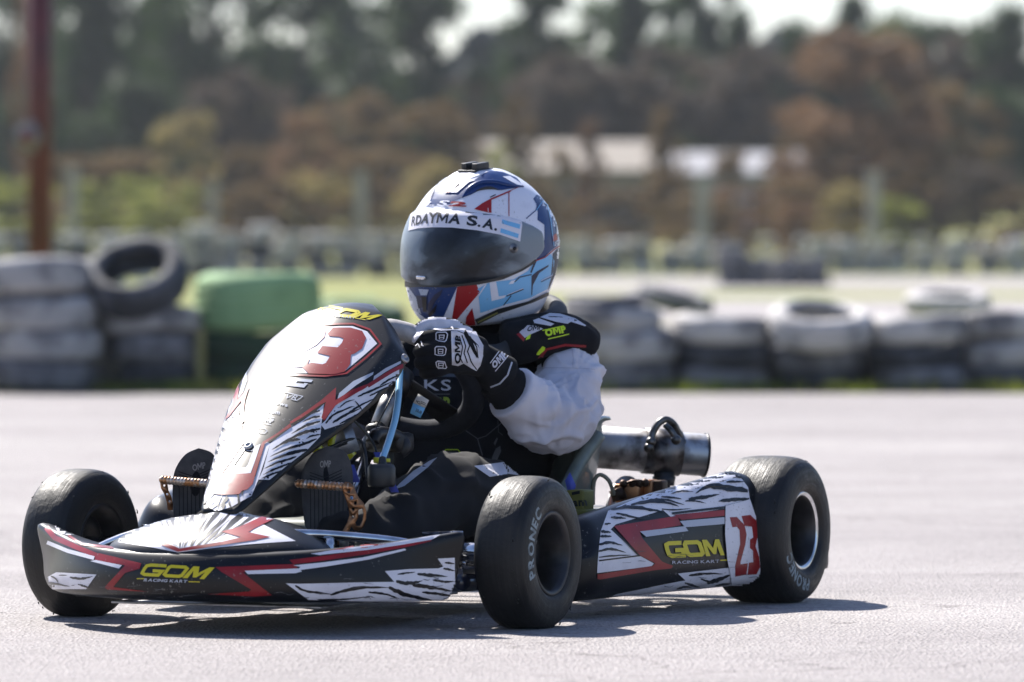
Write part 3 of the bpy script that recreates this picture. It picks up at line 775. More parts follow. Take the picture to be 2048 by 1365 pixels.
S.wisps('E', [([(96, 988), (150, 1018), (240, 1032), (335, 1042)], 17), ([(320, 1048), (430, 1014), (560, 1000), (705, 1002)], 22), ([(240, 1076), (400, 1074), (545, 1058)], 12), ([(690, 998), (760, 1032), (860, 1060), (970, 1080)], 30),
    ([(735, 962), (820, 975), (905, 958)], 26), ([(870, 915), (960, 925), (1065, 932)], 24), ([(840, 985), (950, 1000), (1105, 1024)], 26), ([(900, 1030), (1000, 1040), (1112, 1056)], 18), ([(1045, 842), (1108, 850)], 14), ([(1035, 880), (1110, 896)], 16), ([(745, 918), (860, 903)], 12), ([(970, 955), (1050, 965), (1110, 962)], 16), ([(560, 1030), (660, 1040), (760, 1070)], 14)], M_black, 2, 21)
S.done()
# chrome nose bars between bumper and chassis
bm = bmesh.new()
tube(bm, [(.30, -.26, .125), (.31, -.12, .17), (.30, .12, .17), (.24, .20, .165), (.16, .29, .15), (.13, .345, .125)], .0085, 12, n=30)
tube(bm, [(.12, -.33, .12), (.26, -.28, .13), (.30, -.26, .125)], .0085, 12, n=10)
tube(bm, [(.26, .19, .16), (.27, .20, .10), (.25, .21, .075)], .009, 12, n=8); tube(bm, [(.26, -.19, .16), (.27, -.20, .10), (.25, -.21, .075)], .009, 12, n=8)
mesh_obj('nose_bar', bm, [M_chrome], kart)
bm = bmesh.new()
for k in range(3): tube(bm, [(.18 + k * .018, .235 - k * .02, .142), (.18 + k * .018, .235 - k * .02, .166)], .008, 6)
box(bm, (.17, .25, .14), (.06, .04, .012), bev=.002)
mesh_obj('bumper_clamp', bm, [M_alu], kart)

# ---- side pods
def pod(sgn):
    bm = bmesh.new(); rows = []; N_ = 48
    for i in range(N_ + 1):
        t = i / N_; x = -.235 - .59 * t
        yo = (.440 + .085 * t ** 1.2)                       # outer face
        ztop = .178 + .078 * t ** .95 - (.012 * max(0, t - .93) / .07)
        zb = .040 + .006 * t
        if t < .10: k = (1 - (1 - t / .10) ** 2) ** .5; ztop = zb + (ztop - zb) * (.45 + .55 * k); yo -= .035 * (1 - k)
        inn = yo - (.13 + .03 * t)
        pr = [(inn, zb + .02), (inn, zb + .004), (inn + .05, zb - .006), (yo - .05, zb - .008), (yo - .018, zb), (yo - .004, zb + .018), (yo + .002, zb + .05), (yo, zb + .09 + .01 * t),
              (yo - .008, ztop - .048 - .01 * t), (yo - .020, ztop - .018), (yo - .036, ztop - .004), (yo - .055, ztop - .002), (yo - .08, ztop - .012), (inn + .004, ztop - .035), (inn, ztop - .06)]
        rows.append([bm.verts.new((x, y * sgn, z)) for y, z in pr])
    grid_faces(bm, rows, close_v=True); bm.faces.new(rows[0]); bm.faces.new(rows[-1][::-1])
    bmesh.ops.recalc_face_normals(bm, faces=bm.faces)
    o = mesh_obj('side_pod', bm, [M_black], kart); md = o.modifiers.new('s', 'SUBSURF'); md.levels = md.render_levels = 1; bake(o)
    for p in o.data.polygons: p.use_smooth = True
    return o
podl = pod(1); podr = pod(-1)
for v in podr.data.vertices: v.co += Vector((.02, -.03, .022))
S = Skin(podl, None)
S.poly('F', [(285, 660), (400, 610), (640, 510), (860, 420), (950, 405), (1040, 420), (1115, 520), (1125, 590), (975, 630), (972, 645), (660, 700), (610, 655), (330, 740), (300, 770), (470, 925), (222, 965), (240, 780)], M_white, 0)
S.wisps('F', [([(300, 655), (420, 640), (540, 655), (618, 668)], 22), ([(330, 676), (400, 690), (480, 706), (560, 690)], 14), ([(420, 628), (520, 606), (640, 615), (705, 636)], 20), ([(520, 600), (620, 596), (738, 626)], 16), ([(600, 578), (680, 585), (720, 592)], 12),
    ([(1112, 542), (1000, 525), (880, 515), (800, 560)], 40), ([(760, 592), (850, 580), (945, 562)], 24), ([(1118, 590), (1000, 595), (935, 604)], 26), ([(920, 440), (1010, 424), (1050, 432)], 18), ([(985, 490), (1090, 488)], 16), ([(740, 602), (800, 602), (865, 616)], 10), ([(1040, 455), (1090, 470)], 12), ([(660, 560), (720, 545), (790, 548)], 10),
    ([(600, 650), (680, 655), (780, 645)], 9), ([(300, 700), (350, 702), (390, 706)], 14), ([(240, 782), (300, 788)], 18), ([(234, 812), (305, 812)], 16), ([(230, 862), (290, 848), (370, 866)], 18), ([(226, 900), (300, 886), (390, 908)], 15), ([(228, 935), (330, 925), (420, 922)], 10), ([(262, 740), (300, 735)], 12)], M_black, 2, 31)
S.poly('F', [(315, 752), (690, 690), (715, 745), (470, 790), (480, 820), (600, 960), (665, 985), (655, 1000), (560, 1010), (235, 1065), (218, 1062), (218, 1035), (545, 985), (560, 970), (470, 925)], M_red, 3)
S.line('F', [(660, 676), (972, 640)], 14, M_black, 3)
S.poly('F', [(672, 685), (970, 655), (970, 690), (715, 715)], M_red, 4)
S.poly('F', [(705, 722), (970, 698), (970, 738), (735, 758)], M_silver, 4)
S.poly('F', [(468, 784), (735, 752), (755, 780), (505, 815)], M_silver, 4)
S.poly('F', [(222, 955), (470, 925), (555, 972), (540, 988), (218, 1028)], M_white, 1)
S.line('F', [(228, 955), (465, 925), (320, 780)], 9, M_black, 2)
S.mark('F', [(640, 940), (978, 922), (940, 828), (600, 842)], M_yellow, 2)
S.text('F', 'RACING KART', [(662, 974), (942, 966), (942, 948), (662, 956)], M_silver, 2, bold=.02)
S.line('F', [(948, 952), (992, 950)], 7, M_yellow, 2)
S.poly('F', [(695, 1030), (1000, 995), (1015, 1100), (735, 1128), (300, 1165), (330, 1150), (690, 1078), (740, 1070)], M_white, 2)
S.wisps('F', [([(760, 1042), (850, 1030), (965, 1032)], 16), ([(870, 1085), (950, 1060), (1008, 1035)], 26), ([(735, 1083), (790, 1100), (830, 1108)], 12), ([(920, 1098), (1010, 1086)], 14), ([(690, 1118), (740, 1105), (780, 1110)], 12), ([(830, 1060), (880, 1075), (930, 1060)], 12)], M_black, 3, 41)
S.poly('F', [(975, 632), (1120, 592), (1170, 740), (1212, 1070), (1018, 1108), (985, 950), (972, 800)], M_white, 5, step=3.5)
S.poly('F', [(998, 700), (1040, 697), (1086, 745), (1098, 800), (1090, 860), (1062, 960), (1062, 975), (1105, 968), (1098, 1032), (1032, 1044), (1030, 985), (1060, 855), (1056, 775), (1040, 755), (1014, 758)], M_redd, 6)
S.poly('F', [(1068, 692), (1120, 685), (1158, 720), (1170, 780), (1150, 870), (1172, 930), (1178, 990), (1158, 1030), (1104, 1034), (1112, 965), (1138, 962), (1136, 895), (1118, 880), (1118, 830), (1138, 818), (1130, 755), (1086, 750)], M_redd, 6)
S.done()
S = Skin(podl, None); rs_ = random.Random(4); scr = []
for k in range(22):
    x = rs_.uniform(230, 1150); y = rs_.uniform(880, 1110); scr.append(([(x, y), (x + rs_.uniform(10, 50), y + rs_.uniform(-6, 6)), (x + rs_.uniform(50, 90), y + rs_.uniform(-8, 8))], rs_.uniform(1.5, 4)))
S.wisps('F', scr, mat('rubber_smudge', '#4a4a4e', .8), 8, 3); S.done()
S = Skin(podr, None)
S.poly('D', [(740, 470), (800, 430), (900, 390), (960, 385), (900, 410), (830, 455)], M_white, 1)
S.poly('D', [(820, 440), (880, 400), (900, 410), (850, 450)], M_lblue, 2)
S.done()
bm = bmesh.new()
for s in (1, -1):
    for x in (-.32, -.68): tube(bm, [(x, .19 * s, .07), (x, .30 * s, .075), (x, .44 * s, .075)], .010, 10, n=6)
    tube(bm, [(-.26, .40 * s, .045), (-.74, .44 * s, .045)], .009, 10)
mesh_obj('pod_bar', bm, [M_dmetal], kart)

# ---- rear bumper
bm = bmesh.new()
tube(bm, [(-1.08, -.46, .13), (-1.10, -.3, .13), (-1.10, .3, .13), (-1.08, .44, .13)], .050, 16, n=40, flat=.75)
mesh_obj('rear_bumper', bm, [M_plastic], kart)
bm = bmesh.new(); pp = kplane(1648, 1092, x=-1.06)
box(bm, pp + Vector((0, -.02, 0)), (.05, .045, .09), bev=.012); tube(bm, [pp + Vector((.02, 0, .01)), pp + Vector((.037, 0, .01))], .006, 10)
mesh_obj('bumper_end_block', bm, [M_plastic], kart)

# ---- seat
bm = bmesh.new(); rows = []
seat_prof = [(-.30, .085, .13), (-.42, .062, .165), (-.55, .055, .175), (-.66, .075, .18), (-.745, .14, .185), (-.80, .235, .185), (-.845, .335, .178), (-.885, .40, .15)]
sp_ = catmull([Vector(p) for p in seat_prof], 36)
for p in sp_:
    row = []
    for k in range(33):
        v = -1 + 2 * k / 32; lift = .10 * abs(v) ** 3.0; back = abs(v) ** 3 * .14
        tt = (p.x + .30) / -.585
        row.append(bm.verts.new((p.x + back * max(0, tt - .45) * 1.0, p.z * v * 1.06, p.y + lift * (1.0 - .75 * max(0, tt - .5)) + .04 * max(0, tt - .6) * abs(v) ** 4)))
    rows.append(row)
grid_faces(bm, rows); bmesh.ops.recalc_face_normals(bm, faces=bm.faces); bmesh.ops.solidify(bm, geom=bm.faces[:], thickness=.006)
bmesh.ops.recalc_face_normals(bm, faces=bm.faces)
seat = mesh_obj('seat', bm, [M_seat], kart)
# the lip of the seat that flares over the side, as seen beside the elbow, and its stay
bm = bmesh.new()
d0 = 10.80
def kk(px, py, d): return kp(px, py, d)
sheet = [[(1193, 838, 10.70), (1205, 832, 10.74), (1220, 834, 10.78)], [(1166, 866, 10.66), (1186, 850, 10.71), (1200, 843, 10.77)], [(1150, 905, 10.66), (1178, 890, 10.70), (1198, 880, 10.79)],
         [(1136, 950, 10.67), (1165, 935, 10.71), (1190, 925, 10.80)], [(1120, 990, 10.68), (1150, 980, 10.72), (1180, 985, 10.80)], [(1105, 1040, 10.69), (1135, 1040, 10.73), (1165, 1050, 10.80)]]
rows = []
for rr in sheet:
    q = catmull([kk(*p) for p in rr], 8); rows.append(q)
cols = [catmull([rows[i][j] for i in range(len(rows))], 20) for j in range(9)]
rows2 = [[bm.verts.new(c) for c in col] for col in cols]
grid_faces(bm, rows2); bmesh.ops.recalc_face_normals(bm, faces=bm.faces); bmesh.ops.solidify(bm, geom=bm.faces[:], thickness=.006); bmesh.ops.recalc_face_normals(bm, faces=bm.faces)
mesh_obj('seat_wing', bm, [M_seat], kart)
bm = bmesh.new()
tube(bm, [kk(1198, 870, 10.66), kk(1160, 925, 10.63), kk(1128, 985, 10.60), kk(1100, 1040, 10.58)], .013, 12, n=16)
mesh_obj('seat_stay', bm, [M_seat], kart)

# ---- exhaust silencer
E0 = kp(1188, 894, 10.98); E1 = kp(1411, 911, 11.02); ED = (E1 - E0).normalized(); ER = .0395
ex_root = empty('exhaust', kart)
def cyl_between(bm, p0, p1, prof, seg=48, mi=0):
    d = (p1 - p0); L_ = d.length; d.normalize(); a = Vector((0, 0, 1)); a = (a - d * a.dot(d)).normalized(); b = d.cross(a)
    rows = [[bm.verts.new(p0 + d * (h * L_) + (a * math.cos(k * 2 * math.pi / seg) + b * math.sin(k * 2 * math.pi / seg)) * r) for k in range(seg)] for h, r in prof]
    fs = grid_faces(bm, rows, close_v=True, mi=mi); bmesh.ops.recalc_face_normals(bm, faces=fs)
bm = bmesh.new(); cyl_between(bm, E0, E1, [(0, .02), (0, ER * .95), (.01, ER), (.99, ER)])
mesh_obj('silencer_can', bm, [M_steel], ex_root)
bm = bmesh.new(); cyl_between(bm, E0, E1, [(.985, ER), (.985, ER + .0022), (1.0, ER + .0022), (1.006, ER), (1.0, ER * .9), (.985, ER * .55), (.94, ER * .5), (.7, ER * .5)])
mesh_obj('silencer_end_cap', bm, [M_dmetal], ex_root)
bm = bmesh.new(); cyl_between(bm, E0, E1, [(.44, ER), (.44, ER + .0035), (.765, ER + .0035), (.765, ER)])
p0 = E0.lerp(E1, .48); p1 = E0.lerp(E1, .73)
mesh_obj('silencer_clamp', bm, [mat('burnt_steel', (.20, .19, .19), .45, metal=1, col2=(.05, .045, .045), scale=35, lo=.4, hi=.6)], ex_root)
bm = bmesh.new()
tube(bm, [kp(1302, 882, 10.95), kp(1306, 865, 10.955), kp(1318, 846, 10.96), kp(1333, 840, 10.965), kp(1348, 850, 10.975), kp(1360, 872, 10.985), kp(1365, 884, 10.99)], .0068, 14, n=30)
tube(bm, [kp(1330, 850, 10.95), kp(1342, 862, 10.945), kp(1352, 878, 10.945)], .0058, 12, n=10)
for q in ((1302, 884, 10.95), (1364, 886, 10.985), (1352, 880, 10.945), (1298, 896, 10.948)):
    c = kp(*q); bmesh.ops.create_icosphere(bm, subdivisions=2, radius=.010, matrix=Matrix.Translation(c))
mesh_obj('exhaust_bend', bm, [mat('weld_steel', (.16, .155, .15), .38, metal=1, col2=(.05, .05, .05), scale=50)], ex_root)
bm = bmesh.new(); cyl_between(bm, kp(1328, 944, 10.99), kp(1328, 972, 10.99), [(0, .001), (0, .020), (.3, .019), (.35, .022), (1, .019), (1, .001)], 24)
tube(bm, [kp(1328, 960, 10.99), kp(1328, 1010, 10.99)], .012, 10)
mesh_obj('silencer_mount', bm, [M_plastic], ex_root)
bm = bmesh.new(); tube(bm, [E0 + ED * .01, E0 - ED * .1, E0 - ED * .16 + Vector((.08, 0, -.05)), (-.72, -.28, .16)], .021, 16, n=20); mesh_obj('exhaust_pipe', bm, [M_steel], ex_root)

# ---- engine on the far side, behind the seat
en = empty('engine', kart)
bm = bmesh.new(); box(bm, (-.66, -.32, .14), (.16, .14, .12), bev=.012)
for k in range(9): box(bm, (-.66, -.32, .205 + k * .012), (.15 - .004 * k, .13, .005), bev=.001)
mesh_obj('crankcase', bm, [M_alu], en)
bm = bmesh.new(); box(bm, (-.66, -.32, .32), (.11, .10, .02), bev=.006); tube(bm, [(-.66, -.32, .32), (-.66, -.32, .36)], .012, 10); mesh_obj('cylinder_head', bm, [M_dmetal], en)
bm = bmesh.new(); lathe(bm, [(.0005, 0), (.05, 0), (.055, .01), (.055, .13), (.05, .14), (.0005, .14)], 28, axis='z', center=(-.50, -.30, .20)); mesh_obj('airbox', bm, [M_plastic], en)
# ---- copper coloured brake caliper, disc, hoses behind the pod
br = empty('rear_brake', kart)
bm = bmesh.new()
c = kp(1262, 986, 10.83); R3 = Matrix.Rotation(math.radians(8), 3, 'Z')
box(bm, c, (.060, .050, .034), rot=R3, bev=.005); box(bm, c + Vector((-.02, .03, .004)), (.040, .02, .040), rot=R3, bev=.004)
mesh_obj('caliper', bm, [M_bronze], br)
bm = bmesh.new()
c2 = kp(1300, 985, 10.84); box(bm, c2, (.03, .06, .045), bev=.004); tube(bm, [kp(1232, 978, 10.8), kp(1240, 1000, 10.8)], .014, 10)
for q in ((1265, 967), (1290, 966), (1247, 968), (1278, 968)): bmesh.ops.create_icosphere(bm, subdivisions=2, radius=.008, matrix=Matrix.Translation(kp(q[0], q[1], 10.80)))
tube(bm, [kp(1250, 968, 10.80), kp(1272, 962, 10.79), kp(1295, 966, 10.8)], .003, 6, n=8)
mesh_obj('caliper_bracket', bm, [mat('dark_copper', (.07, .038, .025), .5, metal=.8, col2=(.05, .03, .02), scale=60)], br)
bm = bmesh.new(); lathe(bm, [(.045, -.003), (.095, -.003), (.095, .003), (.045, .003)], 48, center=(-.92, .20, RR), close=True); mesh_obj('brake_disc', bm, [M_steel], br)
bm = bmesh.new()
tube(bm, [kp(1186, 1010, 10.78), kp(1188, 965, 10.78), kp(1200, 950, 10.78), kp(1218, 962, 10.78), kp(1228, 990, 10.79)], .004, 8, n=20); mesh_obj('brake_hose', bm, [mat('tan_hose', '#8f8672', .5)], br)
bm = bmesh.new(); lathe(bm, [(.0005, -.03), (.05, -.03), (.05, .03), (.0005, .03)], 32, center=(-.92, .05, RR)); box(bm, (-.86, .14, .12), (.12, .06, .10), bev=.01); mesh_obj('axle_carrier', bm, [M_dmetal], br)
# yellow ballast / bearing label near the seat
bm = bmesh.new(); box(bm, kp(1160, 1005, 10.50), (.045, .035, .045), bev=.004); box(bm, kp(1166, 1030, 10.49), (.05, .035, .02), bev=.003)
wb = mesh_obj('ballast_box', bm, [mat('dull_yellow', '#6f6a24', .6, col2='#5c591c', scale=30)], kart)
S = Skin(wb, None); S.text('P', 'am', [(1146, 1014), (1174, 1012), (1172, 1000), (1146, 1002)], M_black, 1, bold=.04); S.poly('P', [(1144, 985), (1160, 982), (1160, 988), (1144, 991)], M_black, 1); S.done()
bm = bmesh.new(); prism(bm, [kp(1130, 962, 10.55), kp(1140, 945, 10.55), kp(1152, 972, 10.55), kp(1146, 990, 10.55), kp(1136, 985, 10.55)], KI.to_3x3() @ Vector((0, .004, 0))); mesh_obj('cable_tie_strap', bm, [M_strap], kart)

# ---- pedals: bronze, drilled arm and ribbed foot bar
def pedal(px0, px1, py, depth, arm_px, side):
    r = empty('pedal', kart)
    a = kp(px0, py, depth[0]); b = kp(px1, py + 8, depth[1])
    bm = bmesh.new(); n = 44; pts = []; rr = []
    for i in range(n * 2 + 1):
        t = i / (n * 2); pts.append(a.lerp(b, t)); rr.append(.0058 + (.0017 if (i // 3) % 2 else -.0006))
    tube(bm, pts, rr, 14)
    for q in bm.faces:
        pass
    mesh_obj('foot_bar', bm, [mat('ribbed_bronze', (.50, .42, .36), .35, metal=.85, col2=(.45, .22, .10), scale=60, lo=.45, hi=.55)], r)
    bm = bmesh.new(); dd = depth[1] if side > 0 else depth[0]; th = KI.to_3x3() @ Vector((0, .0075, 0))
    loops = [[kp(x, y, dd - .002) for x, y in lp] for lp in arm_px]; flat = [[Vector((x, y, 0)) for x, y in lp] for lp in arm_px]
    allp = [p for lp in loops for p in lp]; fr_ = [bm.verts.new(p) for p in allp]; bk_ = [bm.verts.new(p + th) for p in allp]
    for t in tessellate_polygon(flat): bm.faces.new([fr_[i] for i in t]); bm.faces.new([bk_[i] for i in t][::-1])
    k0 = 0
    for lp in loops:
        m_ = len(lp)
        for i in range(m_): bm.faces.new((fr_[k0 + i], fr_[k0 + (i + 1) % m_], bk_[k0 + (i + 1) % m_], bk_[k0 + i]))
        k0 += m_
    bmesh.ops.recalc_face_normals(bm, faces=bm.faces)
    mesh_obj('pedal_arm', bm, [M_bronze], r)
    return r
def ringp(cx, cy, r): return [(cx + r * math.cos(k * .7854), cy + r * math.sin(k * .7854)) for k in range(8)]
pedal(592, 698, 967, (10.03, 9.985), [fr('E', [(390, 350), (415, 332), (445, 336), (470, 362), (485, 405), (500, 432), (532, 468), (548, 515), (546, 570), (528, 618), (500, 645), (470, 636), (452, 612), (440, 640), (425, 682), (400, 722), (366, 730), (366, 696), (398, 640), (428, 585), (440, 545), (436, 500), (420, 450), (400, 395)]),
    fr('E', [(498, 508), (522, 500), (530, 530), (524, 575), (505, 612), (486, 612), (478, 590), (496, 560)]), fr('E', ringp(436, 392, 11)), fr('E', ringp(454, 432, 12)), fr('E', ringp(478, 466, 11)), fr('E', ringp(464, 505, 10)), fr('E', ringp(462, 552, 8))], 1)
pedal(322, 420, 960, (10.19, 10.12), [fr('D', [(955, 285), (965, 262), (992, 255), (1005, 300), (1012, 345), (1035, 395), (1044, 440), (1042, 480), (1008, 480), (1002, 425), (985, 372), (962, 330)]), fr('D', ringp(984, 312, 8)), fr('D', ringp(1004, 372, 8)), fr('D', ringp(1020, 420, 8))], -1)

# ---- tank, hoses, bottle, straps and small fittings round the column
bm = bmesh.new(); box(bm, (-.09, 0, .115), (.20, .20, .13), bev=.02)
mesh_obj('fuel_tank', bm, [mat('clear_tank_plastic', '#8c8f86', .35, col2='#74776f', scale=15)], kart)
bm = bmesh.new(); lathe(bm, [(.0005, 0), (.022, 0), (.024, .004), (.024, .032), (.021, .038), (.0005, .040)], 28, axis='z', center=kp(763, 974, 10.08)); lathe(bm, [(.008, 0), (.006, .02), (.0005, .022)], 12, axis='z', center=kp(765, 938, 10.08)); mesh_obj('tank_cap', bm, [M_plastic], kart)
bm = bmesh.new()
tube(bm, [kp(800, 740, 10.30), kp(797, 790, 10.24), kp(790, 840, 10.2), kp(775, 890, 10.15), kp(762, 925, 10.11)], .0062, 12, n=24); mesh_obj('overflow_hose', bm, [M_hose], kart)
bm = bmesh.new()
tube(bm, [kp(662, 905, 10.14), kp(664, 875, 10.15), kp(672, 863, 10.16), kp(682, 866, 10.17), kp(690, 885, 10.17), kp(700, 905, 10.16)], .0068, 12, n=24)
tube(bm, [kp(624, 886, 10.12), kp(640, 905, 10.12)], .010, 8); tube(bm, [kp(690, 900, 10.2), kp(705, 915, 10.2)], .010, 8)
mesh_obj('fuel_hose', bm, [M_ytube], kart)
bm = bmesh.new(); tube(bm, [kp(750, 921, 10.10), kp(768, 922, 10.09)], .0055, 10); box(bm, kp(764, 921, 10.095), (.008, .028, .006)); mesh_obj('hose_clip', bm, [mat('yellow_clip', '#c9c32a', .4)], kart)
bm = bmesh.new()
for a_, b_ in (((755, 905), (790, 985)), ((700, 930), (712, 965))):
    p, q = kp(*a_, 10.14), kp(*b_, 10.10); d = KI.to_3x3() @ Vector((.007, 0, 0)); n_ = KI.to_3x3() @ Vector((0, .002, 0))
    prism(bm, [p - d, p + d, q + d, q - d], n_)
mesh_obj('webbing_strap', bm, [M_strap], kart)
bm = bmesh.new(); tube(bm, [kp(745, 885, 10.2), kp(752, 870, 10.21), kp(775, 868, 10.25), kp(800, 878, 10.28), kp(810, 895, 10.28), kp(800, 905, 10.28)], .012, 12, n=20)
box(bm, kp(780, 885, 10.3), (.06, .07, .035), bev=.01); mesh_obj('carburettor', bm, [M_dmetal], kart)
bm = bmesh.new()
prism(bm, [kp(628, 858, 10.16), kp(700, 840, 10.16), kp(720, 900, 10.14), kp(640, 930, 10.12)], KI.to_3x3() @ Vector((0, .004, 0))); mesh_obj('panel_bracket', bm, [M_alu], kart)
bm = bmesh.new()
tube(bm, [kp(800, 760, 10.28), kp(745, 870, 10.2)], .0014, 6); tube(bm, [kp(705, 838, 10.15), kp(745, 885, 10.17), kp(760, 940, 10.12)], .0025, 6, n=10); tube(bm, [kp(650, 900, 10.13), kp(720, 880, 10.15), kp(735, 960, 10.1)], .003, 6, n=12)
mesh_obj('control_cable', bm, [M_plastic], kart)
# ================================================================== THE DRIVER
PB_OFF = Vector((-.62, 0, .06))
drv = empty('person', m=KM)
tag(drv, 'driver in black and white race suit and blue, white and red helmet, gripping the wheel', 'person')
def nz3(p, f, seed=0): return noise.noise(Vector((p.x * f + seed, p.y * f, p.z * f)))

# body: one continuous suited figure, sitting with bent knees and arms to the wheel
bm = bmesh.new()
def limb(pts, n=20, seg=20): tube(bm, [p[:3] for p in pts], [p[3] for p in pts], seg, n=n)
limb([(-.60, 0, .13, .10), (-.645, 0, .22, .115), (-.70, .01, .34, .128), (-.73, .01, .43, .120), (-.73, .01, .49, .085), (-.715, .01, .53, .058), (-.69, .018, .585, .055), (-.68, .02, .66, .088), (-.68, .02, .72, .06)], 40, 28)
limb([(-.60, -.10, .135, .085), (-.60, .10, .135, .085)], 8)
limb([(-.735, -.10, .42, .075), (-.735, .10, .45, .08)], 8)
for s in (1, -1):
    sh, el, wr, hd = [(lambda q: (q.x, q.y * s, q.z - (.03 if s < 0 else 0)))(kp(*a)) for a in ((1128, 700, 10.75), (1122, 825, 10.62), (1000, 765, 10.49), (945, 715, 10.43))]
    limb([(-.74, .08 * s, .455, .055), (*sh, .055), ((sh[0] + el[0]) / 2, (sh[1] + el[1]) / 2, (sh[2] + el[2]) / 2, .047), (*el, .042), ((el[0] + wr[0]) / 2, (el[1] + wr[1]) / 2, (el[2] + wr[2]) / 2, .037), (*wr, .026), (*hd, .028)], 30)
    limb([(-.58, .08 * s, .135, .085), (-.44, .135 * s, .185, .083), (-.33, .155 * s, .205, .078), (-.255, .150 * s, .212, .072), (-.19, .142 * s, .196, .062), (-.08, .128 * s, .165, .056), (.0, .12 * s, .135, .048), (.045, .115 * s, .115, .038), (.085, .115 * s, .13, .036), (.10, .115 * s, .20, .030)], 44, 24)
def bdisp(p):
    d = .007 * nz3(p, 11) + .003 * nz3(p, 30, 5)
    if p.z < .34 and p.x > -.5:
        w_ = math.sin(p.x * 62 + p.z * 70 * (1 if p.y > 0 else .6) + 4 * nz3(p, 8, 3)); d += .0045 * w_ * (1 - abs(nz3(p, 6, 9))); rd = nz3(Vector((p.x * .8, p.y * 1.6, p.z * 1.2)), 9, 41); d += .010 * max(0, 1 - abs(rd) * 6)
    return d
body = fuse(bm, 'body', .009, [M_cloth, M_pants], drv, 5, bdisp)
for p in body.data.polygons:
    c = p.center; p.material_index = 1 if (c.x > -.56 and c.z < .36) else 0
S = Skin(body, None)
S.poly('E', [(950, 200), (1000, 178), (940, 240), (790, 360), (720, 385), (760, 345), (850, 262)], M_silver, 1, step=5)
S.poly('E', [(1230, 232), (1420, 208), (1560, 235), (1575, 300), (1450, 282), (1330, 300)], M_wcloth, 1, step=3)
S.done()

# chest protector vest over the torso
bm = bmesh.new()
limb([(-.635, 0, .185, .136), (-.685, .005, .29, .146), (-.71, .01, .40, .140), (-.73, .01, .475, .10)], 16, 28)
limb([(-.70, -.12, .30, .055), (-.725, -.10, .43, .06)], 8); limb([(-.69, .12, .28, .055), (-.72, .12, .42, .06)], 8)
for dd, dy in ((0, 0), (.05, -6), (.10, 0)):
    for sg in (1, -1):
        P_ = []
        for px, py, d, r in ((1010, 690, 10.66, .040), (1050, 682, 10.67, .040), (1090, 672, 10.68, .038), (1130, 672, 10.70, .036), (1168, 684, 10.72, .031), (1186, 692, 10.735, .022)):
            q = kp(px, py + dy, d + dd); P_.append((q.x, q.y * sg, q.z - (.035 if sg < 0 else 0), r))
        limb(P_, 18)
vest = fuse(bm, 'chest_protector', .007, [M_cloth], drv, 6, lambda p: .003 * nz3(p, 14) + .0012 * nz3(p, 45))
S = Skin(vest, None)
S.poly('C', [(225, 530), (300, 400), (340, 372), (480, 400), (640, 500), (680, 560), (520, 556), (240, 546)], mat('slate_plate', '#232c3a', .35, coat=.6), 1)
S.text('C', 'KS', [(322, 655), (512, 655), (512, 575), (322, 575)], mat('grey_print', '#b4b5bb', .5), 2, bold=.01)
S.text('C', '1', [(690, 675), (742, 675), (742, 590), (690, 590)], M_lime, 2, bold=.05)
S.text('C', 'PR', [(402, 800), (520, 800), (520, 700), (402, 700)], mat('olive_print', '#8fa50c', .5), 2, bold=.04)
S.line('C', [(385, 680), (505, 680)], 6, M_grey, 2); S.line('C', [(640, 628), (680, 630)], 6, M_silver, 2)
S.line('C', [(640, 600), (720, 640), (745, 720)], 5, M_lblue, 2)
S.line('C', [(600, 930), (700, 1000), (760, 980), (890, 870)], 7, M_grey, 2); S.line('C', [(700, 1000), (735, 1120)], 7, M_grey, 2); S.line('C', [(845, 850), (850, 950), (880, 975)], 5, M_grey, 2)
S.poly('C', [(800, 1140), (830, 1070), (862, 1050), (868, 1090), (840, 1150), (810, 1158)], M_grey, 2); S.poly('C', [(815, 1030), (838, 990), (845, 1000), (825, 1050)], M_grey, 2)
S.line('C', [(460, 1100), (475, 1078), (560, 1078), (578, 1100), (560, 1122), (475, 1122)], 6, M_lime, 2, closed=True)
S.line('C', [(480, 1100), (550, 1100)], 9, M_grey, 2)
S.line('C', [(1160, 1080), (1190, 1095), (1290, 1090), (1315, 1070)], 7, M_lime, 2)
# shoulder: white panels, red seam, lettering
S.poly('C', [(1150, 128), (1220, 98), (1290, 102), (1400, 135), (1480, 188), (1470, 192), (1370, 160), (1345, 175), (1260, 160)], M_wcloth, 1)
S.poly('C', [(1100, 150), (1140, 135), (1250, 175), (1225, 190), (1110, 170)], M_wcloth, 1)
S.poly('C', [(1000, 235), (1060, 185), (1130, 190), (1170, 210), (1080, 250), (1040, 275)], M_wcloth, 1)
S.line('C', [(1025, 215), (1060, 180), (1140, 190), (1180, 200)], 7, M_cloth, 2)
S.text('C', 'OMP', [(1050, 232), (1165, 215), (1160, 178), (1070, 190)], M_cloth, 2, bold=.03, shear=.0)
S.poly('C', [(980, 250), (1000, 238), (1040, 280), (1030, 300)], M_red, 1)
S.poly('C', [(1055, 265), (1085, 245), (1075, 280), (1045, 290)], M_lime, 2)
S.text('C', 'OMP', [(1190, 266), (1338, 236), (1325, 188), (1178, 215)], M_lime, 2, bold=.06)
S.line('C', [(1165, 222), (1318, 190)], 7, M_lime, 2); S.line('C', [(1205, 282), (1355, 247)], 7, M_lime, 2)
S.poly('C', [(1165, 332), (1185, 340), (1180, 360), (1140, 395), (1120, 392), (1130, 372)], M_lime, 2)
S.poly('C', [(1160, 380), (1185, 350), (1330, 315), (1480, 325), (1478, 342), (1330, 332), (1200, 362), (1172, 400), (1150, 480), (1118, 492), (1130, 420)], M_red, 1)
S.done()

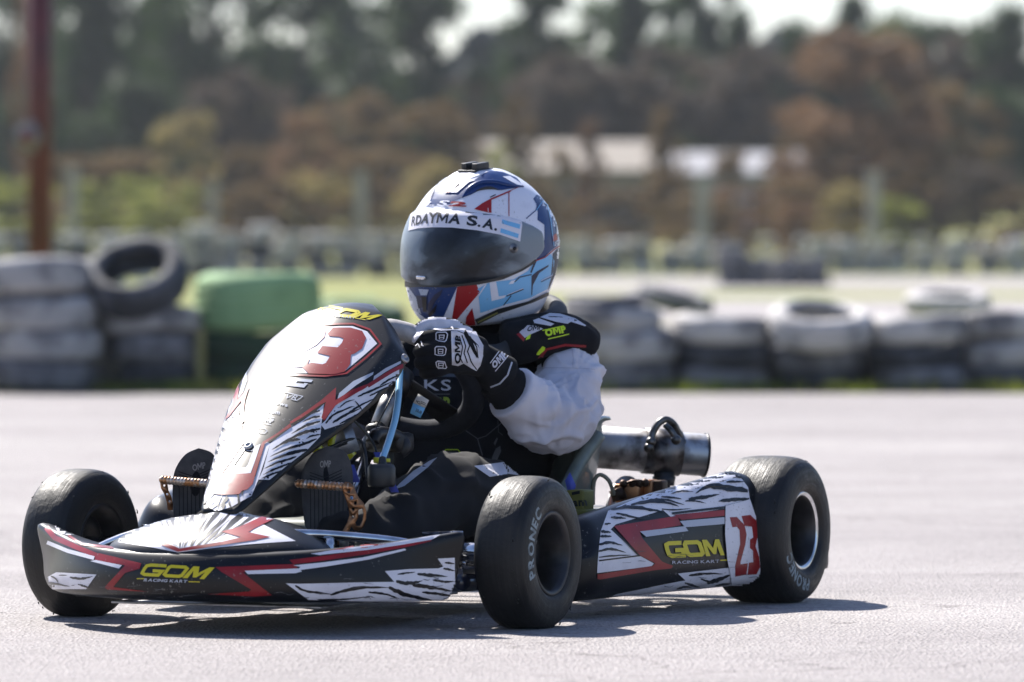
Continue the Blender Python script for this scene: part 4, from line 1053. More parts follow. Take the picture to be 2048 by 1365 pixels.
# sleeves
def sleeve(s):
    bm = bmesh.new()
    st = [(1118, 712, 10.76, .052), (1134, 735, 10.735, .061), (1140, 760, 10.70, .063), (1134, 800, 10.665, .064), (1122, 828, 10.62, .068), (1096, 836, 10.575, .066), (1064, 822, 10.54, .060), (1040, 800, 10.515, .054), (1020, 784, 10.50, .0525)]
    P_ = []
    for px, py, d, r in st:
        q = kp(px, py, d); P_.append((q.x, q.y * s, q.z, r * (.95 if r != .0525 else 1)))
    tube(bm, [p[:3] for p in P_], [p[3] for p in P_], 32, n=48)
    inner = kp(1075, 745, 10.48); inner.y *= s
    a1, a2 = kp(1140, 760, 10.7), kp(1122, 828, 10.6)
    mouth = kp(1020, 784, 10.50); mouth.y *= s
    def disp(p):
        mk = min(1, max(0, ((p - mouth).length - .052) / .05)); return mk * disp0(p)
    def disp0(p):
        q = Vector((p.x, p.y * s, p.z)); dd = (q - Vector((inner.x, inner.y * s, inner.z))).length
        w_ = math.exp(-(dd / .11) ** 2)
        ang = math.atan2(q.z - inner.z, q.y - inner.y * s)
        f = math.sin(dd * 150 + 5 * nz3(q, 9, 2) + ang * 2.0)
        d = .009 * nz3(q, 11, 4) + .004 * nz3(q, 27, 8) + .009 * w_ * (max(0, f) ** .7 if f > 0 else -(-f) ** 1.6) 
        rd = nz3(Vector((ang * .16, dd * .35, q.x * .3)), 14, 21); d += .011 * max(0, 1 - abs(rd) * 5) * math.exp(-(dd / .16) ** 2)
        rd = nz3(Vector((q.x, q.y, q.z * 2.2)), 9, 33); d += .006 * max(0, 1 - abs(rd) * 6)
        d += .0022 * nz3(q, 55, 2) + .003 * max(0, 1 - abs(nz3(q, 22, 12)) * 7)
        g = math.sin((q.z * 1.0 + q.y * .45) * 95 + 3.5 * nz3(q, 10, 7)); zc = math.exp(-((q.z - .375) / .05) ** 2)
        d += .005 * g * zc
        return d
    return fuse(bm, 'sleeve', .0045, [M_wcloth], drv, 6, disp)
slv = sleeve(1); sleeve(-1)
S = Skin(slv, None)
S.line('C', [(1385, 490), (1388, 420), (1380, 360)], 3, mat('seam', '#9c9ba8', .9), 1); S.line('C', [(1090, 498), (1200, 490), (1380, 492), (1540, 500)], 3, mat('seam', '#9c9ba8', .9), 1)
S.done()
def cuff(s):
    bm = bmesh.new(); pts = [(1050, 806, 10.525, .042), (1020, 782, 10.505, .041), (1000, 764, 10.49, .038), (984, 752, 10.48, .036)]
    P_ = [(kp(*p[:3]), p[3]) for p in pts]
    tube(bm, [(q.x, q.y * s, q.z) for q, r in P_], [r for q, r in P_], 28, n=16)
    for v in bm.verts: v.co += Vector((1, 1, 1)) * .0012 * math.sin((v.co.x + v.co.z) * 500)
    mesh_obj('cuff', bm, [M_cloth], drv)
cuff(1); cuff(-1)

# ---- gloves: palm, thumb and four fingers closed round the rim
def glove(s):
    bm = bmesh.new()
    def K_(px, py, d):
        q = kp(px, py, d); return Vector((q.x, q.y * s, q.z))
    def T(pts, n=14, seg=16): tube(bm, [K_(*p[:3]) for p in pts], [p[3] for p in pts], seg, n=n)
    # back of the hand as four metacarpals plus the heel
    mc = [(906, 670, 10.385), (908, 692, 10.375), (906, 714, 10.375), (900, 733, 10.385)]
    wr = [(962, 694, 10.44), (966, 708, 10.435), (966, 722, 10.435), (962, 736, 10.44)]
    for a, b in zip(mc, wr): T([(*b, .0165), ((a[0] + b[0]) / 2, (a[1] + b[1]) / 2 - 2, (a[2] + b[2]) / 2 - .006, .0155), (*a, .0135)], 8)
    T([(945, 690, 10.45, .02), (930, 730, 10.44, .018)], 4)
    # gauntlet
    T([(955, 712, 10.44, .027), (972, 726, 10.45, .0315), (990, 742, 10.465, .036), (1003, 753, 10.475, .040)], 12, 24)
    # fingers: knuckle, first joint, second joint, tip, curled round the rim
    F_ = [[(906, 670, 10.385), (880, 672, 10.363), (852, 676, 10.368), (838, 680, 10.395), (848, 684, 10.425)],
          [(908, 692, 10.375), (880, 696, 10.352), (850, 700, 10.357), (838, 703, 10.388), (852, 706, 10.418)],
          [(906, 714, 10.375), (878, 720, 10.352), (850, 724, 10.36), (840, 726, 10.388), (854, 728, 10.416)],
          [(900, 733, 10.385), (877, 742, 10.364), (858, 746, 10.368), (849, 747, 10.392), (862, 748, 10.416)]]
    R_ = [.0125, .0128, .0124, .0112]
    for f, r in zip(F_, R_): T([(*f[0], r * 1.08), (*f[1], r * 1.02), (*f[2], r * .98), (*f[3], r * .92), (*f[4], r * .8)], 18)
    # thumb lies over the top of the rim
    T([(938, 682, 10.435, .021), (912, 662, 10.425, .019), (885, 652, 10.415, .016), (856, 652, 10.41, .0138), (836, 664, 10.41, .0128), (824, 686, 10.412, .0105)], 24)
    g = fuse(bm, 'glove', .0022, [M_cloth, M_wglove], drv, 4, lambda p: .0007 * nz3(p, 60))
    return g
gl = glove(1); gr = glove(-1)
S = Skin(gl, None)
wg = M_wglove
# white back of hand and thumb (traced), black finger panels with white knuckle pads
S.poly('C', [(190, 330), (170, 285), (200, 215), (245, 150), (330, 100), (420, 90), (520, 100), (585, 150), (600, 220), (600, 240), (560, 225), (505, 222), (440, 225), (360, 212), (320, 225), (290, 260), (250, 310), (215, 350)], wg, 1, step=4)
S.poly('C', [(508, 228), (548, 226), (600, 245), (640, 300), (700, 330), (738, 400), (720, 470), (690, 510), (650, 490), (600, 455), (560, 475), (515, 465)], wg, 1, step=4)
S.poly('C', [(560, 180), (620, 190), (680, 215), (700, 260), (740, 330), (735, 420), (705, 330), (650, 270), (600, 230)], wg, 1, step=4)
for pts in ([(600, 240), (640, 330), (625, 370), (650, 440), (690, 500)], [(565, 262), (590, 340), (575, 420), (590, 450)], [(585, 255), (612, 335), (600, 385), (625, 450)], [(640, 262), (690, 340), (700, 420)]):
    S.line('C', pts, 8, M_cloth, 2, step=4)
S.poly('C', [(610, 215), (660, 300), (700, 400), (690, 420), (640, 330), (600, 250)], M_cloth, 2, step=4)
S.text('C', 'OMP', [(540, 468), (545, 250), (575, 258), (578, 468)], M_cloth, 3, bold=.03, step=4) if False else None
S.text('C', 'OMP', [(576, 455), (576, 262), (534, 252), (530, 455)], M_cloth, 3, bold=.05, step=4)
for q in ([(402, 245), (412, 236), (470, 235), (482, 248), (474, 296), (462, 305), (420, 300), (404, 290)], [(395, 348), (405, 337), (462, 338), (472, 352), (466, 392), (455, 402), (412, 400), (396, 390)], [(402, 450), (415, 440), (460, 445), (476, 480), (468, 494), (420, 490), (408, 475)]):
    S.line('C', q, 7, wg, 2, closed=True, step=4)
    cx = sum(p[0] for p in q) / 8 if len(q) == 8 else sum(p[0] for p in q) / len(q); cy = sum(p[1] for p in q) / len(q)
    S.line('C', [(cx - 16, cy - 15), (cx + 18, cy - 15), (cx + 14, cy + 16), (cx - 14, cy + 16)], 6, wg, 2, closed=True, step=4); S.line('C', [(cx - 14, cy), (cx + 14, cy)], 5, wg, 2, step=4)
S.line('C', [(258, 335), (275, 318), (290, 345)], 5, wg, 2, step=4); S.line('C', [(297, 295), (305, 330), (316, 335)], 6, wg, 2, step=4)
S.text('C', 'OMP', [(815, 498), (918, 412), (878, 368), (798, 455)], M_wglove, 2, bold=.06, step=4)
S.line('C', [(790, 455), (868, 352)], 6, M_wglove, 2, step=4); S.line('C', [(826, 512), (918, 404)], 6, M_wglove, 2, step=4)
S.line('C', [(795, 625), (860, 600), (915, 540), (945, 450)], 12, M_silver, 2, step=4)
S.done()

# ---- boots: soles towards the road ahead
def boot(outline, d0, d1, ankle, lab):
    r = empty('boot', drv)
    ys = [p[1] for p in outline]; y0, y1 = min(ys), max(ys)
    dep = lambda py: d0 + (d1 - d0) * (y1 - py) / (y1 - y0)
    pts = [kp(px, py, dep(py)) for px, py in [tuple(v) for v in catmull([Vector(p) for p in outline] + [Vector(outline[0])], 60)][:-1]]
    bm = bmesh.new(); back = KI.to_3x3() @ Vector((0, .014, 0))
    prism(bm, pts, back); es = [e for e in bm.edges if len(e.link_faces) == 2 and e.calc_face_angle(0) > 1]
    bmesh.ops.bevel(bm, geom=es, offset=.003, segments=2, affect='EDGES')
    so = mesh_obj('sole', bm, [M_sole], r, smooth=False)
    S = Skin(so, None); cx = sum(p[0] for p in outline) / len(outline)
    g = mat('sole_groove', (.008, .008, .008), .9)
    for k in range(-4, 5): S.line('P', [(cx + k * 8, y1 - 8), (cx + k * 8.2, y0 + (y1 - y0) * .50), (cx + k * 9, y0 + (y1 - y0) * .46)], 1.8, g, 0, step=12)
    for k in range(4): S.line('P', [(cx - 34, y0 + (y1 - y0) * (.40 - k * .035)), (cx - 4, y0 + (y1 - y0) * (.46 - k * .035)), (cx + 30, y0 + (y1 - y0) * (.37 - k * .035))], 1.8, g, 0, step=12)
    if lab: S.text('P', 'OMP', lab, mat('sole_print', '#8a8682', .7), 1, bold=.02, step=6)
    S.done()
    bm = bmesh.new(); c = sum(pts, Vector()) / len(pts); bk = back.normalized()
    top = kp(cx, y0 + 14, dep(y0 + 14)); mid = kp(cx, (y0 + y1) / 2, dep((y0 + y1) / 2)); bot = kp(cx, y1 - 18, dep(y1 - 18))
    tube(bm, [top + bk * .02 + Vector((0, 0, -.01)), mid + bk * .035, bot + bk * .045, bot + bk * .075 + Vector((0, 0, .0))], [.022, .036, .034, .022], 20, n=18)
    tube(bm, [bot + bk * .04, Vector(ankle), Vector(ankle) + Vector((-.05, 0, .03))], [.034, .042, .046], 20, n=12)
    fuse(bm, 'boot_upper', .004, [M_cloth], r, 5, lambda p: .0015 * nz3(p, 30))
    return r
boot([(655, 893), (690, 905), (705, 945), (702, 985), (694, 1020), (690, 1058), (655, 1070), (615, 1060), (606, 1025), (603, 985), (604, 945), (625, 908)], 10.03, 10.055, (.02, .115, .11), [(640, 936), (662, 935), (662, 921), (640, 922)])
boot([(397, 897), (425, 908), (437, 940), (436, 975), (432, 1020), (420, 1050), (385, 1056), (352, 1045), (346, 1010), (345, 975), (350, 940), (370, 910)], 10.17, 10.20, (.02, -.12, .11), [(386, 943), (412, 937), (410, 924), (384, 930)])

# ---- neck collar
bm = bmesh.new()
ring = [(1060, 606, 10.93), (1100, 612, 10.90), (1117, 627, 10.83), (1096, 645, 10.75), (1058, 668, 10.69), (1022, 700, 10.655), (985, 712, 10.64), (945, 700, 10.66), (915, 672, 10.72), (905, 640, 10.80), (930, 612, 10.88), (985, 602, 10.94)]
pts = [kp(*q) for q in ring]
q = catmull(pts + [pts[0]], 60)[:-1]; rows = []
cc = sum(pts, Vector()) / len(pts)
for i, p in enumerate(q):
    t = (q[(i + 1) % len(q)] - q[i - 1]).normalized(); a = (p - cc); a = (a - t * a.dot(t)).normalized(); b = t.cross(a)
    rows.append([bm.verts.new(p + a * math.cos(k * 2 * math.pi / 18) * .017 + b * math.sin(k * 2 * math.pi / 18) * .021) for k in range(18)])
grid_faces(bm, rows, close_u=True, close_v=True); bmesh.ops.recalc_face_normals(bm, faces=bm.faces)
mesh_obj('neck_collar', bm, [mat('charcoal_foam', (.022, .025, .03), .75, col2=(.035, .038, .042), scale=30, bump=.2, bscale=300)], drv)

# ---- helmet
HP = kp(962, 487, 10.80)
HM = Matrix.Translation(HP) @ Matrix.Rotation(math.radians(-16.5), 4, 'Z') @ Matrix.Rotation(math.radians(7), 4, 'Y') @ Matrix.Rotation(math.radians(-2.5), 4, 'X')
HPROF = [(-.138, .110, .074, .086), (-.131, .124, .092, .098), (-.115, .137, .106, .108), (-.09, .146, .120, .117), (-.06, .150, .137, .124), (-.02, .149, .149, .1275), (.02, .140, .148, .126), (.050, .126, .137, .117), (.078, .108, .119, .102), (.102, .084, .095, .084), (.122, .054, .068, .058), (.134, .028, .04, .036), (.137, .001, .001, .001)]
HC = catmull([Vector(p) for p in HPROF], 72)
def hrow(wz):
    for a, b in zip(HC, HC[1:]):
        if a[0] <= wz <= b[0]:
            t = (wz - a[0]) / max(1e-9, b[0] - a[0]); return a[1] + (b[1] - a[1]) * t, a[2] + (b[2] - a[2]) * t, a[3] + (b[3] - a[3]) * t
    return HC[-1][1:] if wz > HC[-1][0] else HC[0][1:]
def hpt(az, wz, off=0):
    f, r, s = hrow(wz); c, si = math.cos(az), math.sin(az)
    n_ = 2.25; ex = 2 / n_
    x = math.copysign(abs(c) ** ex, c) * ((f if c > 0 else r) + off); y = math.copysign(abs(si) ** ex, si) * (s + off)
    # chin bar is a little pointed
    if c > 0 and wz < -.055: x += .010 * min(1, (-wz - .055) / .05) * max(0, c) ** 6
    return Vector((x, y, wz))
bm = bmesh.new(); NA = 96
rows = [[bm.verts.new(hpt(k * 2 * math.pi / NA, q[0])) for k in range(NA)] for q in HC]
grid_faces(bm, rows, close_v=True)
# roll the bottom edge inwards
bt = rows[0]; inn = [bm.verts.new(v.co * 1.0 - Vector((v.co.x, v.co.y, 0)).normalized() * .018 + Vector((0, 0, .002))) for v in bt]
in2 = [bm.verts.new(v.co + Vector((0, 0, .03))) for v in inn]
grid_faces(bm, [in2, inn, bt], close_v=True)
bmesh.ops.recalc_face_normals(bm, faces=bm.faces)
bmesh.ops.remove_doubles(bm, verts=bm.verts, dist=2e-4)
hel = mesh_obj('helmet', bm, [M_hwhite], drv); hel.matrix_local = HM
S = Skin(hel, None, HM.inverted())
# blue forehead, back and chin
S.poly('A', [(345, 405), (365, 355), (400, 290), (450, 235), (480, 215), (570, 205), (600, 215), (680, 215), (760, 165), (800, 150), (880, 160), (980, 200), (1020, 250), (1035, 265), (880, 290), (845, 292), (790, 275), (720, 290), (650, 325), (590, 345), (540, 365), (500, 390)], M_blue, 0)
S.poly('A', [(362, 300), (405, 240), (410, 210), (455, 198), (430, 240), (395, 290), (372, 345)], M_hwhite, 1)
S.poly('A', [(560, 190), (640, 168), (740, 150), (775, 160), (700, 190), (640, 210)], M_hwhite, 1)
S.poly('A', [(395, 302), (435, 245), (480, 216), (560, 206), (510, 262), (462, 310)], M_hwhite, 1)
S.poly('A', [(490, 312), (555, 312), (640, 238), (682, 226), (672, 215), (625, 215), (578, 262), (528, 290)], M_hwhite, 3)
S.poly('A', [(462, 312), (516, 255), (546, 214), (578, 206), (562, 254), (505, 312)], M_hred, 4)
S.poly('A', [(880, 195), (930, 190), (1030, 255), (1000, 262), (930, 225)], M_hwhite, 1)
S.poly('A', [(590, 348), (615, 300), (690, 240), (775, 225), (880, 235), (1035, 266), (960, 275), (870, 295), (800, 272), (720, 288), (650, 322)], M_blue, 2)
S.line('A', [(365, 355), (395, 290), (430, 240), (480, 205)], 4, M_navy, 3)
S.text('A', 'S', [(408, 404), (492, 408), (505, 368), (420, 365)], M_hwhite, 2, bold=.02, shear=.2); S.text('A', 'L', [(325, 402), (395, 404), (402, 376), (335, 374)], M_hwhite, 2, bold=.02, shear=.2)
S.text('A', '2', [(490, 408), (620, 412), (632, 378), (512, 372)], M_hred, 2, bold=.05)
S.poly('A', [(676, 428), (735, 385), (800, 350), (800, 455), (778, 453)], M_hred, 1)
S.line('A', [(775, 420), (777, 450)], 4, M_hwhite, 2)
S.line('A', [(795, 358), (940, 296)], 11, M_hred, 1); S.line('A', [(925, 300), (925, 478)], 6, M_hred, 1); S.line('A', [(930, 298), (1010, 262)], 4, M_hred, 1)
S.line('A', [(790, 345), (830, 325)], 7, M_black, 2)
S.line('A', [(1048, 496), (1118, 436), (1130, 400), (1165, 350)], 7, M_blue, 1)
S.poly('A', [(1100, 352), (1125, 322), (1150, 335), (1180, 365), (1225, 420), (1262, 480), (1290, 560), (1292, 640), (1270, 690), (1230, 720), (1180, 770), (1110, 800), (1155, 740), (1180, 640), (1180, 540), (1130, 505), (1132, 450), (1122, 390)], M_blue, 0)
S.poly('A', [(1180, 365), (1225, 420), (1262, 480), (1290, 560), (1292, 640), (1275, 640), (1258, 540), (1225, 450), (1170, 380)], M_navy, 1)
S.line('A', [(1118, 440), (1165, 372), (1200, 400), (1225, 520), (1245, 690)], 5, M_lblue, 2)
S.poly('A', [(1235, 620), (1262, 600), (1272, 645), (1240, 660)], M_hred, 2)
S.line('A', [(1112, 798), (1180, 772), (1250, 712), (1285, 690)], 7, M_hred, 3)
S.text('A', 'EVO', [(1250, 692), (1288, 668), (1284, 640), (1252, 664)], M_hwhite, 3)
S.poly('A', [(1240, 745), (1290, 690), (1286, 760), (1255, 900), (1205, 1010), (1225, 900)], M_grey, 1)
# side panel with the big letters
S.poly('A', [(700, 1000), (780, 955), (960, 930), (1060, 870), (1110, 800), (1225, 748), (1250, 800), (1240, 880), (1200, 1000), (1080, 1062), (900, 1110), (850, 1130), (720, 1170), (712, 1090)], M_lblue, 1)
S.poly('A', [(785, 950), (832, 945), (850, 1052), (905, 1042), (890, 1062), (800, 1085)], M_hwhite, 2)
S.line('A', [(965, 948), (998, 915), (1085, 895)], 8, M_navy, 2); S.line('A', [(905, 1050), (1028, 1000)], 8, M_navy, 2); S.line('A', [(885, 1115), (940, 1045)], 7, M_navy, 2)
S.poly('A', [(920, 965), (940, 940), (970, 935), (955, 960)], M_hwhite, 2)
S.poly('A', [(1085, 885), (1125, 790), (1105, 800), (1075, 880)], M_navy, 2); S.poly('A', [(1120, 875), (1208, 825), (1205, 838), (1140, 885), (1095, 970), (1088, 1045), (1083, 1045), (1085, 905)], M_navy, 2)
S.line('A', [(1152, 948), (1240, 905)], 5, M_navy, 3); S.line('A', [(1152, 938), (1236, 897)], 4, M_hwhite, 3); S.line('A', [(910, 1040), (1025, 993)], 4, M_hwhite, 3)
# chin
S.poly('A', [(183, 985), (555, 985), (450, 1215), (360, 1235), (280, 1175), (225, 1060)], M_blue, 0)
S.poly('A', [(183, 985), (210, 990), (262, 1060), (300, 1180), (240, 1150), (200, 1070)], M_silver, 1)
S.poly('A', [(555, 985), (692, 962), (715, 1025), (540, 1232), (515, 1228)], M_hred, 1)
S.poly('A', [(662, 1135), (680, 1225), (685, 1255), (612, 1260), (620, 1200)], M_hred, 2)
S.line('A', [(700, 1055), (760, 965)], 9, M_hwhite, 3)
S.poly('A', [(262, 1045), (305, 1050), (310, 1130), (280, 1140)], M_navy, 2); S.poly('A', [(345, 1110), (395, 1040), (455, 1000), (440, 1040), (400, 1090), (350, 1180)], M_navy, 2); S.poly('A', [(350, 1180), (415, 1105), (400, 1160), (360, 1200)], M_black, 3)
S.poly('A', [(304, 1055), (340, 1055), (338, 1160), (315, 1160)], M_black, 3)
S.poly('A', [(282, 1000), (356, 1005), (340, 1045), (298, 1045)], M_silver, 3)
# rubber trims
S.poly('A', [(172, 940), (300, 958), (480, 965), (700, 945), (870, 905), (1000, 855), (1090, 800), (1110, 785), (1112, 810), (1020, 868), (880, 930), (700, 968), (480, 990), (300, 985), (180, 990)], M_plastic, 4)
S.poly('A', [(680, 1215), (845, 1140), (1060, 1085), (1205, 1018), (1205, 1045), (1090, 1095), (850, 1175), (700, 1250)], M_plastic, 4)
S.line('A', [(700, 1232), (840, 1165)], 10, mat('yellow_small_print', '#8d8748', .5), 5)
S.done()
# vents standing proud of the shell
bm = bmesh.new()
def arc(P_, r0): tube(bm, P_, r0, 10, n=14)
HI = HM.inverted()
def hs(px, py, off=0):
    d = ray_k(px, py); b_ = bmesh.new(); b_.from_mesh(hel.data); bv = hs.bv if hasattr(hs, 'bv') else BVHTree.FromBMesh(b_); hs.bv = bv; b_.free()
    h = bv.ray_cast(HI @ CK, HI.to_3x3() @ d); return h[0] + h[1] * off
tube(bm, [hs(*fr('A', [q])[0], .001) for q in ((592, 346), (640, 282), (720, 240), (820, 235), (930, 255), (1030, 266))], [.001, .0035, .0045, .0045, .0035, .001], 12, n=24)
mesh_obj('vent_scoop', bm, [M_blue], hel)
bm = bmesh.new(); tube(bm, [hs(*fr('A', [q])[0], .0005) for q in ((690, 296), (745, 280), (800, 276), (845, 288))], [.0006, .0028, .003, .0006], 10, n=14); mesh_obj('vent_opening', bm, [M_plastic], hel)
# visor
def visor_rng(u):          # u 0..1 from the middle to the hinge end
    hh = .0655 * (1 - u ** 4.5) ** .5; mid = .004 + .004 * u; return mid - hh * (1.0 - .14 * u), mid + hh * (1.12 - .34 * u)
bm = bmesh.new(); AZM = math.radians(99); rows = []
NU, NW = 72, 18
for i in range(-NU, NU + 1):
    u = abs(i) / NU; lo, hi = visor_rng(min(u, .9999)); row = []
    for j in range(NW + 1):
        t = j / NW; e = min(t, 1 - t, (1 - u) * 2.5); off = .0052 * min(1, (e / .05)) ** .5 if e < .05 else .0052
        row.append(bm.verts.new(hpt(i / NU * AZM, lo + (hi - lo) * t, off + .0008)))
    rows.append(row)
grid_faces(bm, rows); bmesh.ops.recalc_face_normals(bm, faces=bm.faces)
be = [e for e in bm.edges if e.is_boundary]; ex_ = bmesh.ops.extrude_edge_only(bm, edges=be)
for v in [g for g in ex_['geom'] if isinstance(g, bmesh.types.BMVert)]: v.co -= Vector((v.co.x, v.co.y, 0)).normalized() * .004
bmesh.ops.recalc_face_normals(bm, faces=bm.faces)
# smoked plastic, with dust and reflection both in its colour
mv = bpy.data.materials.new('dust_and_reflection_visor'); mv.use_nodes = True; n = mv.node_tree; p = n.nodes['Principled BSDF']
tc = n.nodes.new('ShaderNodeTexCoord'); nz = n.nodes.new('ShaderNodeTexNoise'); nz.inputs['Scale'].default_value = 9; nz.inputs['Detail'].default_value = 9; nz.inputs['Distortion'].default_value = .6
mp = n.nodes.new('ShaderNodeMapping'); mp.inputs['Scale'].default_value = (1, 1, 1.6); n.links.new(tc.outputs['Object'], mp.inputs['Vector']); n.links.new(mp.outputs['Vector'], nz.inputs['Vector'])
# dark middle; dust and painted reflection together pale the visor round it
sx = n.nodes.new('ShaderNodeVectorMath'); sx.operation = 'DISTANCE'; sx.inputs[1].default_value = tuple(hs(905, 515)); n.links.new(tc.outputs['Object'], sx.inputs[0])
mr = n.nodes.new('ShaderNodeMapRange'); mr.inputs['From Min'].default_value = .045; mr.inputs['From Max'].default_value = .15; n.links.new(sx.outputs['Value'], mr.inputs['Value'])
m2 = n.nodes.new('ShaderNodeMapRange'); m2.inputs['From Min'].default_value = .38; m2.inputs['From Max'].default_value = .68; n.links.new(nz.outputs['Fac'], m2.inputs['Value'])
ad = n.nodes.new('ShaderNodeMath'); ad.operation = 'MULTIPLY_ADD'; n.links.new(m2.outputs['Result'], ad.inputs[0]); ad.inputs[1].default_value = .7; n.links.new(mr.outputs['Result'], ad.inputs[2])
rp = n.nodes.new('ShaderNodeValToRGB'); rp.color_ramp.elements[0].position = .1; rp.color_ramp.elements[0].color = (.002, .003, .006, 1); rp.color_ramp.elements[1].position = 1.35 if False else 1.0; rp.color_ramp.elements[1].color = (.19, .225, .255, 1)
e_ = rp.color_ramp.elements.new(.55); e_.color = (.022, .030, .042, 1)
n.links.new(ad.outputs[0], rp.inputs[0]); n.links.new(rp.outputs[0], p.inputs['Base Color'])
p.inputs['Roughness'].default_value = .4; p.inputs['Coat Weight'].default_value = .2; p.inputs['Specular IOR Level'].default_value = .3; p.inputs['Coat Roughness'].default_value = .06
visor = mesh_obj('visor', bm, [mv], hel)
S = Skin(visor, None, HM.inverted())
S.poly('A', [(222, 470), (240, 440), (300, 422), (400, 418), (520, 418), (700, 440), (860, 472), (1022, 515), (1005, 660), (860, 610), (700, 580), (520, 560), (380, 558), (280, 565), (205, 582)], mat('sticker_white', '#d6d3dc', .5), 1)
lt = mat('sticker_black', (.01, .012, .018), .5)
q = [(226, 545), (388, 528), (395, 462), (245, 482)]
for ch, qd in (('R', [(228, 548), (256, 545), (262, 475), (236, 480)]), ('D', [(258, 543), (296, 536), (304, 468), (266, 472)]), ('A', [(292, 535), (348, 532), (356, 458), (320, 460)]),
               ('Y', [(350, 530), (402, 530), (424, 450), (352, 452)]), ('M', [(406, 528), (484, 530), (496, 458), (420, 453)]), ('A', [(488, 530), (574, 538), (580, 462), (520, 458)]),
               ('S', [(620, 545), (696, 553), (706, 478), (630, 472)]), ('.', [(700, 556), (720, 558), (722, 540), (702, 538)]), ('A', [(730, 560), (808, 578), (812, 502), (768, 492)]), ('.', [(818, 582), (838, 586), (840, 566), (820, 562)])):
    S.text('A', ch, qd, lt, 2, bold=.02 if ch in 'MR' else .035, step=5)
S.poly('A', [(876, 502), (1005, 538), (1000, 570), (872, 532)], M_lblue, 2); S.poly('A', [(866, 565), (994, 606), (988, 636), (862, 596)], M_lblue, 2)
S.done()
bm = bmesh.new()
c = hs(1023, 497, .007); nn = (c - Vector((0, 0, c.z))).normalized(); t1 = nn.cross(Vector((0, 0, 1))).normalized()
for r_, h_, mi_ in ((.0085, .0015, 0), (.006, .003, 0), (.0035, .0045, 1)): tube(bm, [c - nn * .002, c + nn * h_], r_, 20, mi=mi_)
mesh_obj('visor_screw', bm, [M_alu, M_dmetal], hel)
bm = bmesh.new(); a = hs(*fr('A', [(318, 915)])[0], .008); box(bm, a, (.006, .022, .007), rot=Matrix.Rotation(0, 3, 'Z'), bev=.002); mesh_obj('visor_tab', bm, [M_chrome], hel)
# camera clip on the crown
bm = bmesh.new(); top = hs(951, 345, .0) ; top = hpt(math.radians(60), .1385); top.z = .142; t_ = HI @ kp(951, 343, 10.78); t_.z = max(t_.z, .137)
box(bm, t_ + Vector((0, 0, -.002)), (.050, .042, .005), bev=.001)
for s in (1, -1): box(bm, t_ + Vector((0, .013 * s, .006)), (.034, .012, .012), bev=.001)
box(bm, t_ + Vector((-.014, 0, .004)), (.008, .036, .006), bev=.001)
mesh_obj('camera_mount', bm, [M_plastic], hel)
# paper tag hanging at the chest, by the wheel
bm = bmesh.new(); n_ = KI.to_3x3() @ Vector((0, .0015, 0)); D_ = 10.40
prism(bm, [kp(x, y, D_) for x, y in fr('C', [(275, 675), (352, 722), (325, 778), (238, 740)])], n_, 0); prism(bm, [kp(x, y, D_) for x, y in fr('C', [(238, 741), (325, 779), (290, 850), (215, 815)])], n_, 1)
lb = mesh_obj('wheel_tag', bm, [M_paper, M_lblue], sw)
S = Skin(lb, None); S.text('C', 'MCU', [(255, 738), (290, 755), (298, 735), (264, 718)], lt, 1, step=5)
for y in (735, 748): S.line('C', [(296, y - 5), (328, y + 10)], 4, lt, 1)
S.text('C', '20.01', [(252, 800), (295, 822), (303, 800), (262, 780)], lt, 1, step=5); S.done()
for o in list(drv.children): o.location = Vector(o.location) - PB_OFF
drv.matrix_world = KM @ Matrix.Translation(PB_OFF)
HAZE = .0002
# ================================================================== THE PLACE
def gz(Y):                                  # height of the ground: flat to the barrier, then rising gently
    if Y <= 60: return 0.0
    if Y <= 145: t = (Y - 60) / 85; return .82 * t * t * (1.6 - .6 * t)
    if Y <= 215: t = (Y - 145) / 70; return .82 + 2.4 * t * t * (3 - 2 * t)
    return 3.22 + (Y - 215) * .012
def sheet(name, x0, x1, ys, nx, lift, m, kind='structure', edge=None):
    bm = bmesh.new(); rows = []
    for Y in ys:
        a, b = (edge(Y) if edge else (x0, x1))
        rows.append([bm.verts.new((a + (b - a) * i / nx, Y, gz(Y) + lift)) for i in range(nx + 1)])
    grid_faces(bm, rows); bmesh.ops.recalc_face_normals(bm, faces=bm.faces)
    if bm.faces[:][0].normal.z < 0: bmesh.ops.reverse_faces(bm, faces=bm.faces[:])
    o = mesh_obj(name, bm, m); o['kind'] = kind; return o
# worn pale asphalt: fine stones, dusty patches, darker tyre lines, hairline cracks
ma = bpy.data.materials.new('pale_asphalt'); ma.use_nodes = True; n = ma.node_tree; p = n.nodes['Principled BSDF']
tc = n.nodes.new('ShaderNodeTexCoord')
def nzn(scale, detail, vec=None, rough=.6):
    z = n.nodes.new('ShaderNodeTexNoise'); z.inputs['Scale'].default_value = scale; z.inputs['Detail'].default_value = detail; z.inputs['Roughness'].default_value = rough
    n.links.new(vec or tc.outputs['Object'], z.inputs['Vector']); return z.outputs['Fac']
def ramp(src, a, b, ca, cb):
    r = n.nodes.new('ShaderNodeValToRGB'); r.color_ramp.elements[0].position = a; r.color_ramp.elements[1].position = b
    r.color_ramp.elements[0].color = lin(ca); r.color_ramp.elements[1].color = lin(cb); n.links.new(src, r.inputs[0]); return r.outputs[0]
def mixc(f, a, b, mode='MIX'):
    x = n.nodes.new('ShaderNodeMix'); x.data_type = 'RGBA'; x.blend_type = mode
    for q, i in ((f, 0), (a, 6), (b, 7)):
        if isinstance(q, (int, float)): x.inputs[i].default_value = q
        elif isinstance(q, tuple): x.inputs[i].default_value = lin(q)
        else: n.links.new(q, x.inputs[i])
    return x.outputs[2]
